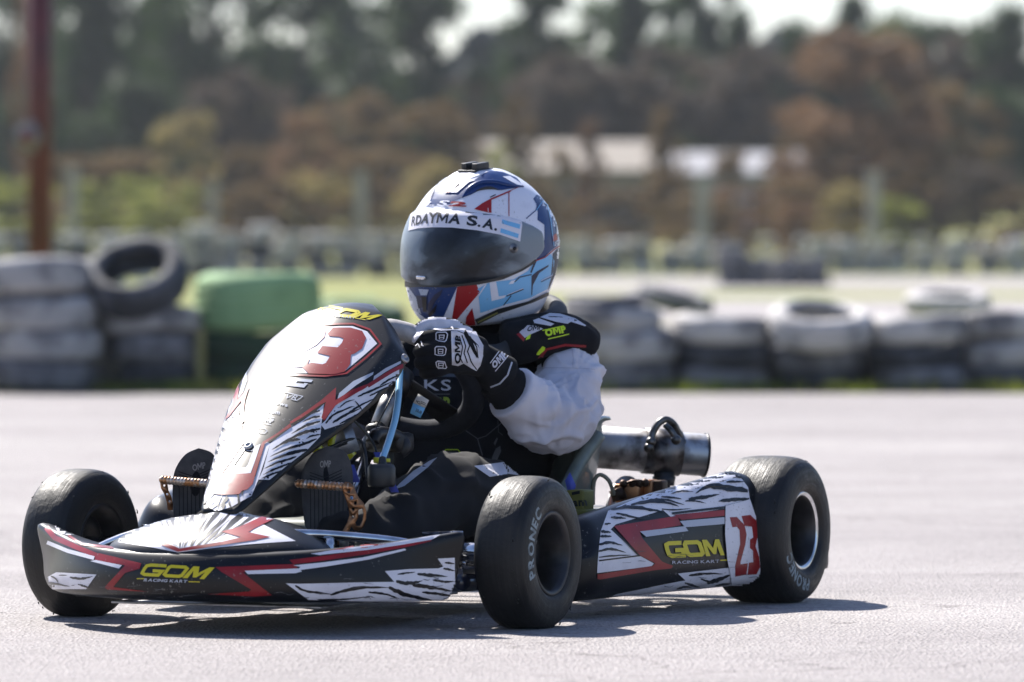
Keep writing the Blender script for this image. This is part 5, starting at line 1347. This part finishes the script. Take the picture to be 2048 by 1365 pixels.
vz = n.nodes.new('ShaderNodeTexVoronoi'); vz.inputs['Scale'].default_value = 150; n.links.new(tc.outputs['Object'], vz.inputs['Vector'])
stone = ramp(nzn(120, 6, rough=.8), .36, .64, (.10, .092, .089), (.60, .556, .545))
patch = ramp(nzn(1.1, 8, rough=.7), .35, .7, (.24, .220, .214), (.46, .424, .414))
base = mixc(.55, patch, stone)
mp = n.nodes.new('ShaderNodeMapping'); mp.inputs['Rotation'].default_value = (0, 0, math.radians(-6)); mp.inputs['Scale'].default_value = (.07, .55, 1); n.links.new(tc.outputs['Object'], mp.inputs['Vector'])
lines = ramp(nzn(1.0, 5, mp.outputs['Vector']), .42, .62, (.80, .79, .80), (1, 1, 1))
base = mixc(1.0, base, lines, 'MULTIPLY')
specks = ramp(nzn(38, 2), .70, .74, (1, 1, 1), (.42, .4, .4)); base = mixc(.8, base, specks, 'MULTIPLY')
vc = n.nodes.new('ShaderNodeTexVoronoi'); vc.feature = 'DISTANCE_TO_EDGE'; vc.inputs['Scale'].default_value = .55
wv = n.nodes.new('ShaderNodeVectorMath'); wv.operation = 'ADD'; nn_ = n.nodes.new('ShaderNodeTexNoise'); nn_.inputs['Scale'].default_value = 3; nn_.inputs['Detail'].default_value = 6; n.links.new(tc.outputs['Object'], nn_.inputs['Vector']); n.links.new(tc.outputs['Object'], wv.inputs[0]); n.links.new(nn_.outputs['Color'], wv.inputs[1]); n.links.new(wv.outputs[0], vc.inputs['Vector'])
crack = ramp(vc.outputs['Distance'], .0015, .006, (.35, .33, .33), (1, 1, 1)); base = mixc(.75, base, crack, 'MULTIPLY')
n.links.new(base, p.inputs['Base Color']); p.inputs['Roughness'].default_value = .82; p.inputs['Specular IOR Level'].default_value = .35
bp = n.nodes.new('ShaderNodeBump'); bp.inputs['Strength'].default_value = 1; bp.inputs['Distance'].default_value = .006; n.links.new(vz.outputs['Distance'], bp.inputs['Height'])
bp2 = n.nodes.new('ShaderNodeBump'); bp2.inputs['Strength'].default_value = .5; bp2.inputs['Distance'].default_value = .006; n.links.new(nzn(60, 6), bp2.inputs['Height']); n.links.new(bp.outputs['Normal'], bp2.inputs['Normal']); n.links.new(bp2.outputs['Normal'], p.inputs['Normal'])
M_asph = ma
M_grass = mat('dry_grass_ground', '#5f6a24', .95, col2='#7f7a38', scale=.35, detail=8, bump=.6, bscale=3, bdist=.05)
ys = [-60, -20, 0, 10, 20, 30, 40, 50] + list(range(60, 220, 5)) + [240, 300, 400, 600]
g = sheet('ground', -300, 300, ys, 2, 0, M_grass)
sheet('track', -70, 70, [-30, -10, 0, 10, 20, 30.6], 2, .004, M_asph)
sheet('track', 0, 60, list(range(112, 136, 4)), 2, .004, M_asph, edge=lambda Y: (1.0 - (136 - Y) * .10, 60))
sheet('track', 0, 60, list(range(74, 106, 4)), 2, .004, M_asph, edge=lambda Y: (1.6 + (Y - 74) * .02, 60))
# ragged verge of grass at the foot of the barrier
def grass_tufts(name, spots, h, m, seed, label, cat='grass'):
    rnd = random.Random(seed); bm = bmesh.new()
    for x, y, nb in spots:
        for k in range(nb):
            a = rnd.uniform(0, 6.28); r = rnd.uniform(0, .10); bx, by = x + r * math.cos(a), y + r * math.sin(a); hh = h * rnd.uniform(.5, 1.3); le = rnd.uniform(-.5, .5) * hh; lf = rnd.uniform(-.5, .5) * hh; z = gz(by)
            wv_ = rnd.uniform(.004, .009); p0 = bm.verts.new((bx - wv_, by, z)); p1 = bm.verts.new((bx + wv_, by, z)); p2 = bm.verts.new((bx + le, by + lf, z + hh))
            bm.faces.new((p0, p1, p2))
    o = mesh_obj(name, bm, m); tag(o, label, cat, kind='stuff'); return o
rnd = random.Random(5)
spots = [(rnd.uniform(-4, 4.2), rnd.gauss(30.95, .12), 10) for k in range(230)] + [(rnd.uniform(-1.85, -1.2), 30.8 + rnd.uniform(-.15, .2), 14) for k in range(20)]
M_gr = mat('grass_blade', '#6f7d2a', .8, col2='#a0944d', scale=2, trans_col='#8a9a30')
grass_tufts('grass_verge', spots, .07, M_gr, 3, 'short yellowing grass at the foot of the tyre barrier')

# ---- tyres of the barriers: each one a thing
def tyre_mesh(name, R, W, m, seg=44, tread=True):
    bm = bmesh.new(); h = W / 2; r0 = R * .60
    prof = [(r0, -h * .55), (r0 + .008, -h * .78), (R * .70, -h * .97), (R * .80, -h * 1.0), (R * .90, -h * .90), (R * .955, -h * .72), (R * .98, -h * .55),
            (R * .992, -h * .42), (R * .965, -h * .40), (R * .965, -h * .32), (R * .996, -h * .30), (R, -h * .06), (R * .97, -h * .04), (R * .97, h * .04), (R, h * .06), (R * .996, h * .30), (R * .965, h * .32), (R * .965, h * .40), (R * .992, h * .42),
            (R * .98, h * .55), (R * .955, h * .72), (R * .90, h * .90), (R * .80, h * 1.0), (R * .70, h * .97), (r0 + .008, h * .78), (r0, h * .55), (r0 + .03, h * .45), (R * .88, h * .4), (R * .91, 0), (R * .88, -h * .4), (r0 + .03, -h * .45)]
    lathe(bm, prof, seg, axis='z', close=True)
    rn = random.Random(int(R * 1000 + W * 77))
    for v in bm.verts:      # squashed and dented a little
        a = math.atan2(v.co.y, v.co.x); v.co.z += .006 * math.sin(2 * a + R * 30) ; v.co.x *= 1 + .012 * math.sin(3 * a); v.co.z += .002 * rn.uniform(-1, 1)
    me = bpy.data.meshes.new(name); bmesh.ops.recalc_face_normals(bm, faces=bm.faces); bm.to_mesh(me); bm.free(); me.materials.append(m)
    for p_ in me.polygons: p_.use_smooth = True
    return me
T_white = mat('flaking_white_paint_on_rubber', '#aeaba9', .85, col2='#68676a', scale=6, lo=.46, hi=.64, bump=.4, bscale=20, bdist=.01)
T_light = mat('fresh_white_paint_on_rubber', '#bcb8b5', .85, col2='#807e7f', scale=6, lo=.48, hi=.66, bump=.4, bscale=20, bdist=.01)
T_grey = mat('dusty_grey_rubber', '#7d7c7f', .85, col2='#4c4c50', scale=7, lo=.42, hi=.6, bump=.4, bscale=20, bdist=.01)
T_dark = mat('bare_black_rubber', '#303238', .8, col2='#5a5c62', scale=6, lo=.45, hi=.7, bump=.4, bscale=20, bdist=.01)
T_green = mat('green_painted_rubber', '#82a476', .8, col2='#6d8f63', scale=5, lo=.45, hi=.75)
T_dgreen = mat('dark_green_rubber', '#26402b', .85, col2='#2b3a2e', scale=6)
T_far = mat('far_white_rubber', '#b3b0a9', .85, col2='#77766f', scale=3, lo=.5, hi=.75)  # white rubber of the far barrier tyres
TM = {}
def tyre(px, depth, z, dia, wd, m, tilt=0, tdir=0, label='', group=None, name='tyre', seg=44):
    """z: height of its centre over the ground there"""
    key = (round(dia, 2), round(wd, 3), m.name, seg)
    if key not in TM: TM[key] = tyre_mesh('tyre', dia / 2, wd, m, seg)
    o = bpy.data.objects.new('tyre', TM[key]); link(o)
    X = (px - 1024) * depth / FPX
    rot = Matrix.Rotation(tdir, 3, 'Z') @ Matrix.Rotation(tilt, 3, 'X') @ Matrix.Rotation(random.Random(px * 7 + z).uniform(0, 6), 3, 'Z')
    o.location = (X, depth, gz(depth) + z); o.rotation_euler = rot.to_euler()
    tag(o, label, 'tyre', group); return o
GB = 'old tyres stacked as the barrier behind the kart'
def stack(px, depth, spec, where):
    z = 0.0; names = {1: ['only'], 2: ['lower', 'upper'], 3: ['lowest', 'middle', 'topmost'], 4: ['lowest', 'second', 'third', 'topmost'], 5: ['lowest', 'second', 'third', 'fourth', 'topmost']}[len(spec)]
    for (dia, wd, m, colr, dx), nm in zip(spec, names):
        tyre(px + dx, depth, z + wd / 2, dia, wd, m, random.Random(px + z).uniform(-.07, .07), px * 1.3 + z * 9, '%s tyre, %s of the stack %s' % (colr, nm, where), GB); z += wd * .985
    return z
W_, G_, D_2, L_ = (T_white, 'scuffed white-painted'), (T_grey, 'dusty grey'), (T_dark, 'bare black'), (T_light, 'pale chalky')
def sp(*a): return [(d, w_, m[0], m[1], dx) for d, w_, m, dx in a]
stack(70, 31.0, sp((.70, .17, G_, -8), (.68, .17, W_, 6), (.70, .18, W_, -10), (.72, .19, W_, -25)), 'at the left edge of the photo')
stack(158, 31.5, sp((.50, .17, W_, 0), (.52, .18, W_, -6), (.50, .18, W_, 4), (.50, .17, L_, 0)), 'beside the one at the left edge')
stack(305, 31.2, sp((.50, .16, D_2, 20), (.54, .15, G_, 10), (.55, .14, W_, -2)), 'left of the green one')
tyre(272, 31.1, .60, .56, .20, T_dark, math.radians(36), math.radians(-14), 'dark tyre tilted towards the camera, its hole in view, left of the green one', GB)
tyre(517, 31.3, .475, .68, .31, T_green, 0, 0, 'big bright green painted tyre resting on dark ones', GB)
tyre(500, 31.3, .24, .62, .16, T_dgreen, 0, 0, 'dark green tyre directly under the big bright green one', GB)
tyre(490, 31.3, .08, .60, .16, T_dgreen, 0, 0, 'dark green tyre on the ground at the bottom of the green stack', GB)
tyre(722, 36, .34, .56, .20, mat('faded_dark_green_rubber', '#3d5c43', .8, col2='#324b39', scale=6), math.radians(4), 0, 'dull dark green tyre behind the number panel, left of the helmet', GB)
tyre(722, 36, .12, .56, .22, T_dgreen, 0, 0, 'dark tyre under the dull green one behind the number panel', GB)
stack(660, 32.2, sp((.5, .17, D_2, 0), (.5, .17, G_, 0)), 'hidden low behind the number panel')
stack(1010, 32, sp((.5, .17, G_, 0), (.5, .17, D_2, 0), (.52, .16, G_, 10)), 'behind the driver')
stack(1238, 31.2, sp((.58, .16, G_, 6), (.58, .17, W_, 12), (.56, .13, W_, -20), (.46, .06, G_, -26)), 'just right of the driver\'s elbow')
tyre(1350, 38, .46, .50, .12, T_grey, math.radians(14), math.radians(70), 'dark grey tyre leaning behind the gap between the first two stacks right of the driver', GB)
stack(1442, 31.25, sp((.54, .13, G_, -4), (.54, .13, D_2, 2), (.54, .15, L_, 0)), 'second to the right of the driver')
stack(1640, 31.3, sp((.54, .12, D_2, 4), (.54, .13, G_, -3)), 'under the tilted pale one right of the driver')
tyre(1642, 31.15, .355, .56, .17, T_light, math.radians(15), math.radians(8), 'pale tyre tilted forward showing its dark hole, right of the driver', GB)
stack(1838, 31.2, sp((.54, .14, G_, 8), (.52, .12, D_2, -8), (.54, .15, L_, 0)), 'second from the right edge of the photo')
tyre(1895, 33.5, .46, .50, .12, T_light, math.radians(8), 0, 'chalky tyre lying behind the second stack from the right edge', GB)
stack(2030, 31.25, sp((.56, .14, D_2, -4), (.56, .14, W_, 0), (.54, .15, W_, -4)), 'at the right edge of the photo')
for px, nm in ((1340, 'first and second'), (1541, 'second and third'), (1740, 'third and fourth'), (1935, 'fourth and fifth')):
    tyre(px, 31.85, .10, .56, .17, T_dark, 0, 0, 'dark tyre low behind the gap between %s stacks right of the driver' % nm, GB)
    tyre(px + 8, 31.85, .265, .56, .16, T_grey, 0, 0, 'grey tyre, upper one behind the gap between %s stacks right of the driver' % nm, GB)
# the yellow post and the small lamp-like cap by the green stack
pm = bmesh.new(); box(pm, (0, 0, .16), (.045, .045, .32), bev=.006); fp = mesh_obj('wooden_stake', pm, [mat('yellow_weathered_wood', '#8d8750', .8, col2='#6d6a45', scale=20)]); fp.location = ((402 - 1024) * 31.0 / FPX * 1.0, 30.95, 0); tag(fp, 'short yellowish wooden stake beside the green stack', 'stake')
# far barriers
GF = 'distant tyres of the barrier across the circuit'
LF = 'small blurred pale tyre in the distant barrier across the circuit'
rnd = random.Random(11)
def far_row(px0, px1, depth, step, hts, seedm=(T_far, T_far, T_light, T_grey)):
    px = px0
    while px < px1:
        k = rnd.choice(hts); d = depth + rnd.uniform(-.4, .4)
        for i in range(k):
            m = seedm[0] if (i >= k - 2 and rnd.random() < .7) else (rnd.choice((T_far, T_light, T_grey, T_dark)) if seedm[0] is T_far else rnd.choice((T_dark, T_grey)))
            tyre(px + rnd.uniform(-6, 6), d, .10 + i * .195, .62, .20, m, 0 if i < k - 1 else rnd.uniform(-.15, .15), 0, LF, GF, seg=20)
        px += step * rnd.uniform(.9, 1.15)
far_row(1115, 1460, 138, 54, (3, 4, 4)); far_row(1640, 2080, 138, 54, (3, 3, 4)); far_row(1460, 1650, 118, 60, (3, 4), (T_grey, T_dark, T_dark, T_grey))
far_row(-20, 400, 128, 60, (5, 5)); far_row(400, 820, 132, 56, (5, 5, 6))
# upright white marker tyres along the top of the far barrier
for k in range(9):
    tyre(1540 + k * 62 + rnd.uniform(-6, 6), 141, .62, .50, .18, T_far, math.radians(90), 0, 'small blurred white tyre standing on edge on the far barrier', 'tyres standing on edge along the far barrier', seg=20)
tyre(700, 60, .26, .62, .28, T_green, 0, 0, 'small green tyre far off on the yellow grass, left of the helmet', 'distant green tyres')

# ---- posts and the red pole
M_post = mat('pale_concrete', '#a09c94', .9, col2='#87837c', scale=4)
for px, pt, dep, w_, lab in ((145, 335, 150, .26, 'blurred pale concrete post right of the red pole'), (425, 365, 150, .24, 'blurred pale concrete post above the big green tyre'), (722, 345, 150, .28, 'blurred pale concrete post left of the helmet'),
                         (1405, 360, 152, .34, 'blurred pale concrete post in front of the white buildings'), (1748, 345, 146, .30, 'blurred pale concrete post below the orange tree')):
    s = FPX / dep; top = CAM_H + (HOR - pt) / s; z0 = gz(dep); b_ = bmesh.new()
    box(b_, (0, 0, (top - z0) / 2), (w_, w_, top - z0), bev=.02); box(b_, (0, 0, top - z0 + .02), (w_ + .06, w_ + .06, .05), bev=.01)
    box(b_, (0, 0, .1), (w_ + .12, w_ + .12, .2), bev=.02)
    o = mesh_obj('fence_post', b_, [M_post], smooth=False); o.location = ((px - 1024) / s, dep, z0); tag(o, lab, 'post', 'concrete fence posts beyond the far barrier')
dep = 47; s = FPX / dep; po = empty('red_pole', loc=((80 - 1024) / s, dep, 0)); tag(po, 'tall dark red pole behind the left tyres, with a small round white box clamped on', 'pole')
b_ = bmesh.new(); tube(b_, [(0, 0, 0), (0, 0, 4.2)], .10, 24); tube(b_, [(0, 0, 0), (0, 0, .03)], .17, 24); mesh_obj('pole_shaft', b_, [mat('dark_red_paint', '#5c1a20', .5, col2='#4b161c', scale=5)], po)
b_ = bmesh.new(); zc = CAM_H + (HOR - 275) / s; tube(b_, [(-.09, -.16, zc), (-.09, -.08, zc)], .11, 24); tube(b_, [(-.09, -.165, zc), (-.09, -.155, zc)], .05, 16, mi=1); box(b_, (-.05, -.08, zc), (.06, .06, .25), bev=.01)
mesh_obj('clamped_box', b_, [mat('pole_box_white', '#7c7678', .7), mat('pole_box_red', '#7c3036', .6)], po)

# ---- buildings beyond the shrubs
def hall(name, px0, px1, pt, pb, dep, label, mw, mr, bays):
    s = FPX / dep; x0, x1 = (px0 - 1024) / s, (px1 - 1024) / s; top = CAM_H + (HOR - pt) / s; eave = CAM_H + (HOR - pb) / s; z0 = gz(dep) - .3
    r = empty(name, loc=((x0 + x1) / 2, dep, z0)); tag(r, label, 'building'); L_ = x1 - x0
    b = bmesh.new(); box(b, (0, 3, (eave - z0) / 2), (L_ - .4, 6, eave - z0)); mesh_obj('wall', b, [mw], r, smooth=False)
    b = bmesh.new(); H = top - z0; E = eave - z0
    prism(b, [(-L_ / 2, -.4, E - .02), (-L_ / 2, -.4, E + .06), (-L_ / 2, 3, H), (-L_ / 2, 6.4, E + .06), (-L_ / 2, 6.4, E - .02)], (L_, 0, 0)); mesh_obj('roof', b, [mr], r, smooth=False)
    for k in range(bays):
        xx = -L_ / 2 + L_ * (k + .5) / bays; b = bmesh.new(); box(b, (xx, -.02, E * .55), (L_ / bays * .5, .05, 1.1)); w2 = mesh_obj('window', b, [mat('window_frame_grey', '#6b6a68', .6)], r, smooth=False)
        b = bmesh.new(); box(b, (xx, -.05, E * .55), (L_ / bays * .44, .02, .98)); mesh_obj('pane', b, [mat('dark_glass', (.02, .025, .03), .1)], w2, smooth=False)
hall('long_shed', 930, 1310, 278, 345, 181, 'long low shed with pale cream metal roof behind the trees, right of the helmet', mat('shed_wall_cream', '#a3998c', .8), mat('shed_roof_cream', '#7f776d', .8, metal=0), 6)
hall('white_shed', 1345, 1630, 300, 350, 181, 'smaller white-roofed shed behind the orange tree', mat('shed_wall_white', '#a1a0a5', .8), mat('shed_roof_white', '#85858a', .8), 4)

# ---- trees
def crown_mesh(seed, H, W, nb, nl, leaf, shape):
    rnd = random.Random(seed); bm = bmesh.new(); V = []; F = []
    blobs = []
    for k in range(nb):
        t = rnd.random()
        if shape == 'pine': h = .28 + .72 * t ** .85; rr = W / 2 * (1.08 - h) ** .6 * rnd.uniform(.15, 1.05)
        elif shape == 'tall': h = .20 + .8 * t; rr = W / 2 * (math.sin(math.pi * min(1, (1.1 - h) * .9)) ** .5) * rnd.uniform(.0, 1.0)
        else: h = .12 + .88 * t; rr = W / 2 * math.sqrt(max(.02, 1 - ((h - .52) / .52) ** 2)) * rnd.uniform(.0, 1.0) ** .5
        a = rnd.uniform(0, 6.28); blobs.append((rr * math.cos(a), rr * math.sin(a), h * H, rnd.uniform(.08, .17) * W))
    for (x, y, z, r) in blobs:
        for k in range(nl // nb):
            d = Vector((rnd.gauss(0, 1), rnd.gauss(0, 1), rnd.gauss(0, .7))).normalized() * r * rnd.uniform(.2, 1.1)
            c = Vector((x, y, z)) + d; q = Quaternion((rnd.gauss(0, 1), rnd.gauss(0, 1), rnd.gauss(0, 1), rnd.gauss(0, 1))).normalized(); s = leaf * rnd.uniform(.6, 1.3)
            i = len(V)
            for u, v in ((-1, 0), (0, -.55), (1, 0), (0, .55)): V.append(c + q @ Vector((u * s, v * s, 0)))
            F.append((i, i + 1, i + 2, i + 3))
    me = bpy.data.meshes.new('crown'); me.from_pydata([tuple(v) for v in V], [], F); me.update()
    return me, blobs
def trunk_mesh(seed, H, blobs):
    rnd = random.Random(seed); bm = bmesh.new()
    tube(bm, [(0, 0, 0), (.08, 0, H * .3), (-.05, .05, H * .6), (0, 0, H * .95)], [H * .022, H * .017, H * .011, H * .003], 8, n=8)
    for x, y, z, r in blobs[:16]: tube(bm, [(0, 0, max(.15 * H, z * .6)), (x * .5, y * .5, z * .82), (x, y, z)], [H * .008, H * .005, H * .002], 5)
    me = bpy.data.meshes.new('trunk'); bm.to_mesh(me); bm.free(); return me
def leafmat(name, a, b, tr): return mat(name, a, .75, col2=b, scale=.9, detail=4, lo=.35, hi=.65, trans_col=tr, spec=.3)
LM = {'dark': leafmat('dark_evergreen_leaves', '#222e20', '#38462f', '#34481f'), 'grey': leafmat('grey_green_leaves', '#3f4c3c', '#5c6850', '#52633a'),
      'brown': leafmat('dull_brown_leaves', '#5a4c3a', '#6e5d44', '#75603c'), 'orange': leafmat('orange_autumn_leaves', '#6c5442', '#79624e', '#7c6044'),
      'yellow': leafmat('yellow_autumn_leaves', '#8f8358', '#988b64', '#9a8c58'), 'olive': leafmat('olive_shrub_leaves', '#7c8246', '#8f8c55', '#929948'), 'violet': leafmat('bare_violet_brown_twigs', '#403c38', '#524a42', '#564a3e')}
BK = mat('bark', '#3b332d', .9, col2='#4a4038', scale=3)
proto = {}
def tree(kind, shape, px, pt, wpx, dep, label, cat='tree', base=None):
    s = FPX / dep; z0 = gz(dep) - .1 if base is None else base; H = CAM_H + (HOR - pt) / s - z0; W = wpx / s
    var = int(px) % 3; key = (kind, shape, var)
    if key not in proto:
        me, bl = crown_mesh(hash(shape) % 97 * 0 + len(proto) * 13 + 5, 10, 6, 60 if shape != 'bush' else 34, 9000 if shape != 'bush' else 4200, .17 if shape != 'bush' else .20, shape); me.materials.append(LM[kind]); tm = trunk_mesh(var + 3, 10, bl); tm.materials.append(BK); proto[key] = (me, tm)
    me, tm = proto[key]
    r = empty({'bush': 'shrub', 'pine': 'pine_tree', 'tall': 'tall_tree', 'round': 'broadleaf_tree'}[shape], loc=((px - 1024) / s, dep, z0)); tag(r, label, cat, GT if cat == 'tree' else GS)
    sx = W / 6; sz = H / 10
    for nm, m_ in (('crown', me), ('trunk', tm)):
        o = bpy.data.objects.new(nm, m_); link(o); o.parent = r; o.scale = (sx, sx, sz); o.rotation_euler = (0, 0, (px * 1.7) % 6.28)
GT = 'trees of the wood behind the circuit'; GS = 'shrubs along the edge of the wood'
for a in (('dark', 'tall', 20, -160, 300, 205, 'dark evergreen at the left edge of the photo, behind the red pole'), ('dark', 'pine', 175, -220, 260, 195, 'dark pine just right of the red pole'),
          ('dark', 'tall', 290, -40, 260, 215, 'dark evergreen with a bright gap in its top, third from the left'), ('dark', 'tall', 410, -190, 270, 198, 'tall dark evergreen left of the first sky gap'),
          ('grey', 'round', 330, 10, 220, 225, 'grey-green tree glimpsed between the dark evergreens on the left'),
          ('dark', 'round', 610, -40, 260, 200, 'dark tree right of the first sky gap'), ('grey', 'tall', 700, -70, 300, 222, 'grey-green tree full of small sky holes, left of the main sky gap'), ('dark', 'tall', 825, -60, 270, 196, 'dark tree leaning over the helmet, left of the main sky gap'),
          ('grey', 'round', 545, 90, 240, 212, 'dull grey-green tree under the first sky gap'), ('violet', 'round', 930, 170, 260, 198, 'dull brown tree under the main sky gap'), ('grey', 'round', 950, 190, 200, 230, 'grey-green tree low in the main sky gap'),
          ('dark', 'tall', 1075, -10, 200, 196, 'dark slender tree right of the main sky gap'), ('grey', 'round', 1180, 20, 260, 215, 'pale grey-green tree above and right of the helmet'), ('dark', 'pine', 1262, -30, 180, 200, 'dark pointed tree in the upper middle'),
          ('grey', 'tall', 1345, 0, 200, 218, 'pale tree with sky showing through, right of the middle'), ('dark', 'tall', 1415, -20, 190, 200, 'dark tree above the white shed'), ('dark', 'pine', 1478, 30, 130, 198, 'small dark pine beside the right sky gap'),
          ('violet', 'round', 1330, 110, 380, 192, 'wide bare violet-brown tree above the cream shed'), ('violet', 'round', 1130, 120, 300, 190, 'bare violet-brown tree just right of the helmet'), ('violet', 'round', 1520, 105, 240, 194, 'bare violet-brown tree below the right sky gap'),
          ('dark', 'round', 1620, 60, 190, 205, 'dark green tree behind the left side of the orange tree'), ('dark', 'pine', 1700, 0, 170, 204, 'dark pointed pine above the orange tree'), ('grey', 'round', 1810, 45, 240, 215, 'grey-green tree behind the top of the orange tree'),
          ('dark', 'round', 1850, 62, 270, 208, 'dark green tree filling the sky right of the orange tree top'), ('violet', 'round', 1910, 85, 260, 200, 'dull violet tree right of the orange tree'), ('dark', 'tall', 2010, 30, 200, 196, 'dark evergreen at the right edge of the photo'), ('dark', 'round', 1960, 180, 260, 186, 'dark bushy tree low at the right edge'),
          ('dark', 'round', 60, 200, 260, 184, 'dark green tree low behind the red pole'), ('dark', 'round', 240, 170, 300, 186, 'dark tree behind the yellow shrub'), ('brown', 'round', 700, 190, 260, 180, 'rusty brown tree left of the helmet'), ('violet', 'round', 470, 150, 260, 184, 'violet-brown tree behind the left autumn shrubs'),
          ('brown', 'round', 860, 215, 240, 176, 'rusty brown tree directly behind the helmet'), ('orange', 'tall', 55, 0, 70, 178, 'narrow orange tree behind the red pole'),
          ('orange', 'round', 1720, 75, 370, 168, 'large orange autumn tree on the right'), ('brown', 'round', 1880, 180, 260, 172, 'brown tree against the right side of the orange one'), ('brown', 'round', 1240, 205, 240, 214, 'brown tree rising behind the cream shed'),
          ('brown', 'tall', 1035, 215, 90, 176, 'thin rusty tree in front of the left end of the cream shed'), ('brown', 'tall', 1330, 230, 90, 176, 'thin rusty tree between the cream and white sheds'), ('orange', 'tall', 1180, 250, 60, 176, 'thin orange tree in front of the cream shed'), ('brown', 'round', 1610, 250, 120, 175, 'brown tree hiding the right end of the white shed')):
    tree(*a)
for a in (('yellow', 'bush', 375, 235, 170, 168, 'yellow autumn shrub above the big green tyre'), ('orange', 'bush', 590, 225, 170, 169, 'orange-yellow shrub left of the helmet'), ('brown', 'bush', 480, 290, 180, 166, 'brown shrub between the yellow and the orange one'),
          ('olive', 'bush', 30, 360, 180, 160, 'olive shrub left of the red pole'), ('olive', 'bush', 220, 365, 200, 160, 'olive shrub right of the red pole'), ('brown', 'bush', 150, 310, 220, 172, 'brown shrub behind the red pole'), ('brown', 'bush', 280, 300, 200, 172, 'brown shrub left of the yellow one'),
          ('olive', 'bush', 340, 370, 160, 158, 'low olive shrub below the yellow one'), ('brown', 'bush', 480, 370, 170, 158, 'low brown shrub above the green stack'), ('yellow', 'bush', 640, 340, 150, 160, 'low yellowish shrub left of the helmet'), ('brown', 'bush', 560, 360, 150, 160, 'low brown shrub under the orange-yellow one'),
          ('brown', 'bush', 760, 290, 200, 165, 'rusty shrub just left of the helmet'), ('yellow', 'bush', 860, 330, 150, 160, 'tan shrub touching the helmet outline'), ('brown', 'bush', 950, 350, 150, 160, 'brown shrub behind the helmet crown'),
          ('brown', 'bush', 1080, 370, 180, 158, 'brown shrub below the cream shed'), ('olive', 'bush', 1000, 300, 80, 172, 'small olive shrub at the left end of the cream shed'), ('orange', 'bush', 1190, 265, 110, 200, 'small orange shrub against the cream shed roof'), ('brown', 'bush', 1230, 375, 200, 160, 'brown shrub right of the helmet'), ('brown', 'bush', 1340, 345, 120, 168, 'brown shrub between the two sheds'),
          ('orange', 'bush', 1490, 375, 200, 160, 'rusty shrub under the white shed'), ('yellow', 'bush', 1690, 360, 130, 158, 'yellow shrub left of the concrete post on the right'), ('brown', 'bush', 1600, 355, 170, 163, 'brown shrub below the orange tree'), ('brown', 'bush', 1400, 395, 160, 156, 'low brown shrub in front of the concrete post'), ('orange', 'bush', 1590, 410, 90, 154, 'small reddish shrub on the right'),
          ('brown', 'bush', 1450, 296, 90, 170, 'small brown shrub rising in front of the white shed'), ('brown', 'bush', 1120, 290, 70, 170, 'small brown shrub rising in front of the cream shed'), ('brown', 'bush', 1560, 300, 100, 170, 'brown shrub in front of the right end of the white shed'), ('brown', 'bush', 1830, 330, 200, 164, 'dark brown shrub right of the concrete post'), ('violet', 'bush', 1960, 330, 220, 160, 'dark violet shrub at the right edge'), ('olive', 'bush', 1800, 400, 150, 154, 'low olive shrub at the right'), ('brown', 'bush', 2040, 380, 160, 156, 'low brown shrub at the far right')):
    tree(*a, cat='shrub')
# the wood behind, read as one dark mass
rnd = random.Random(77); V = []; F = []
for k in range(44000):
    Y = rnd.uniform(232, 262); px = rnd.uniform(-260, 2300) if k < 26000 else rnd.choice((rnd.uniform(-4200, -200), rnd.uniform(2240, 6200))); s = FPX / Y
    lim = 135 + 45 * math.sin(px * .011) + 30 * math.sin(px * .031)
    x = (px - 1024) / s; z0 = gz(Y); zt_ = CAM_H + (HOR - lim) / s; c = Vector((x, Y, rnd.uniform(z0, zt_)))
    q = Quaternion((rnd.gauss(0, 1), rnd.gauss(0, 1), rnd.gauss(0, 1), rnd.gauss(0, 1))).normalized(); sz = rnd.uniform(.3, .6) * (1 if k < 26000 else 1.7); i = len(V)
    for u, v in ((-1, 0), (0, -.7), (1, 0), (0, .7)): V.append(c + q @ Vector((u * sz, v * sz, 0)))
    F.append((i, i + 1, i + 2, i + 3))
me = bpy.data.meshes.new('distant_wood'); me.from_pydata([tuple(v) for v in V], [], F); me.materials.append(mat('far_wood_leaves', '#2c3434', .9, col2='#3f4440', scale=.2)); o = bpy.data.objects.new('distant_wood', me); link(o); tag(o, 'dark mass of the far wood behind the separate trees', 'wood', kind='stuff')

# ---- thin air between the camera and the wood
hz = bmesh.new(); box(hz, (0, 270, 17.5), (610, 680, 42)); ho = mesh_obj('haze', hz, [bpy.data.materials.new('thin_haze')], smooth=False); ho['kind'] = 'stuff'; ho['label'] = 'thin pale haze in the air over the circuit'
hm = ho.data.materials[0]; hm.use_nodes = True; hn = hm.node_tree; hn.nodes.remove(hn.nodes['Principled BSDF']); pv = hn.nodes.new('ShaderNodeVolumePrincipled'); pv.inputs['Color'].default_value = (.86, .92, 1, 1); pv.inputs['Density'].default_value = HAZE; pv.inputs['Anisotropy'].default_value = .3
hn.links.new(pv.outputs[0], hn.nodes['Material Output'].inputs['Volume'])
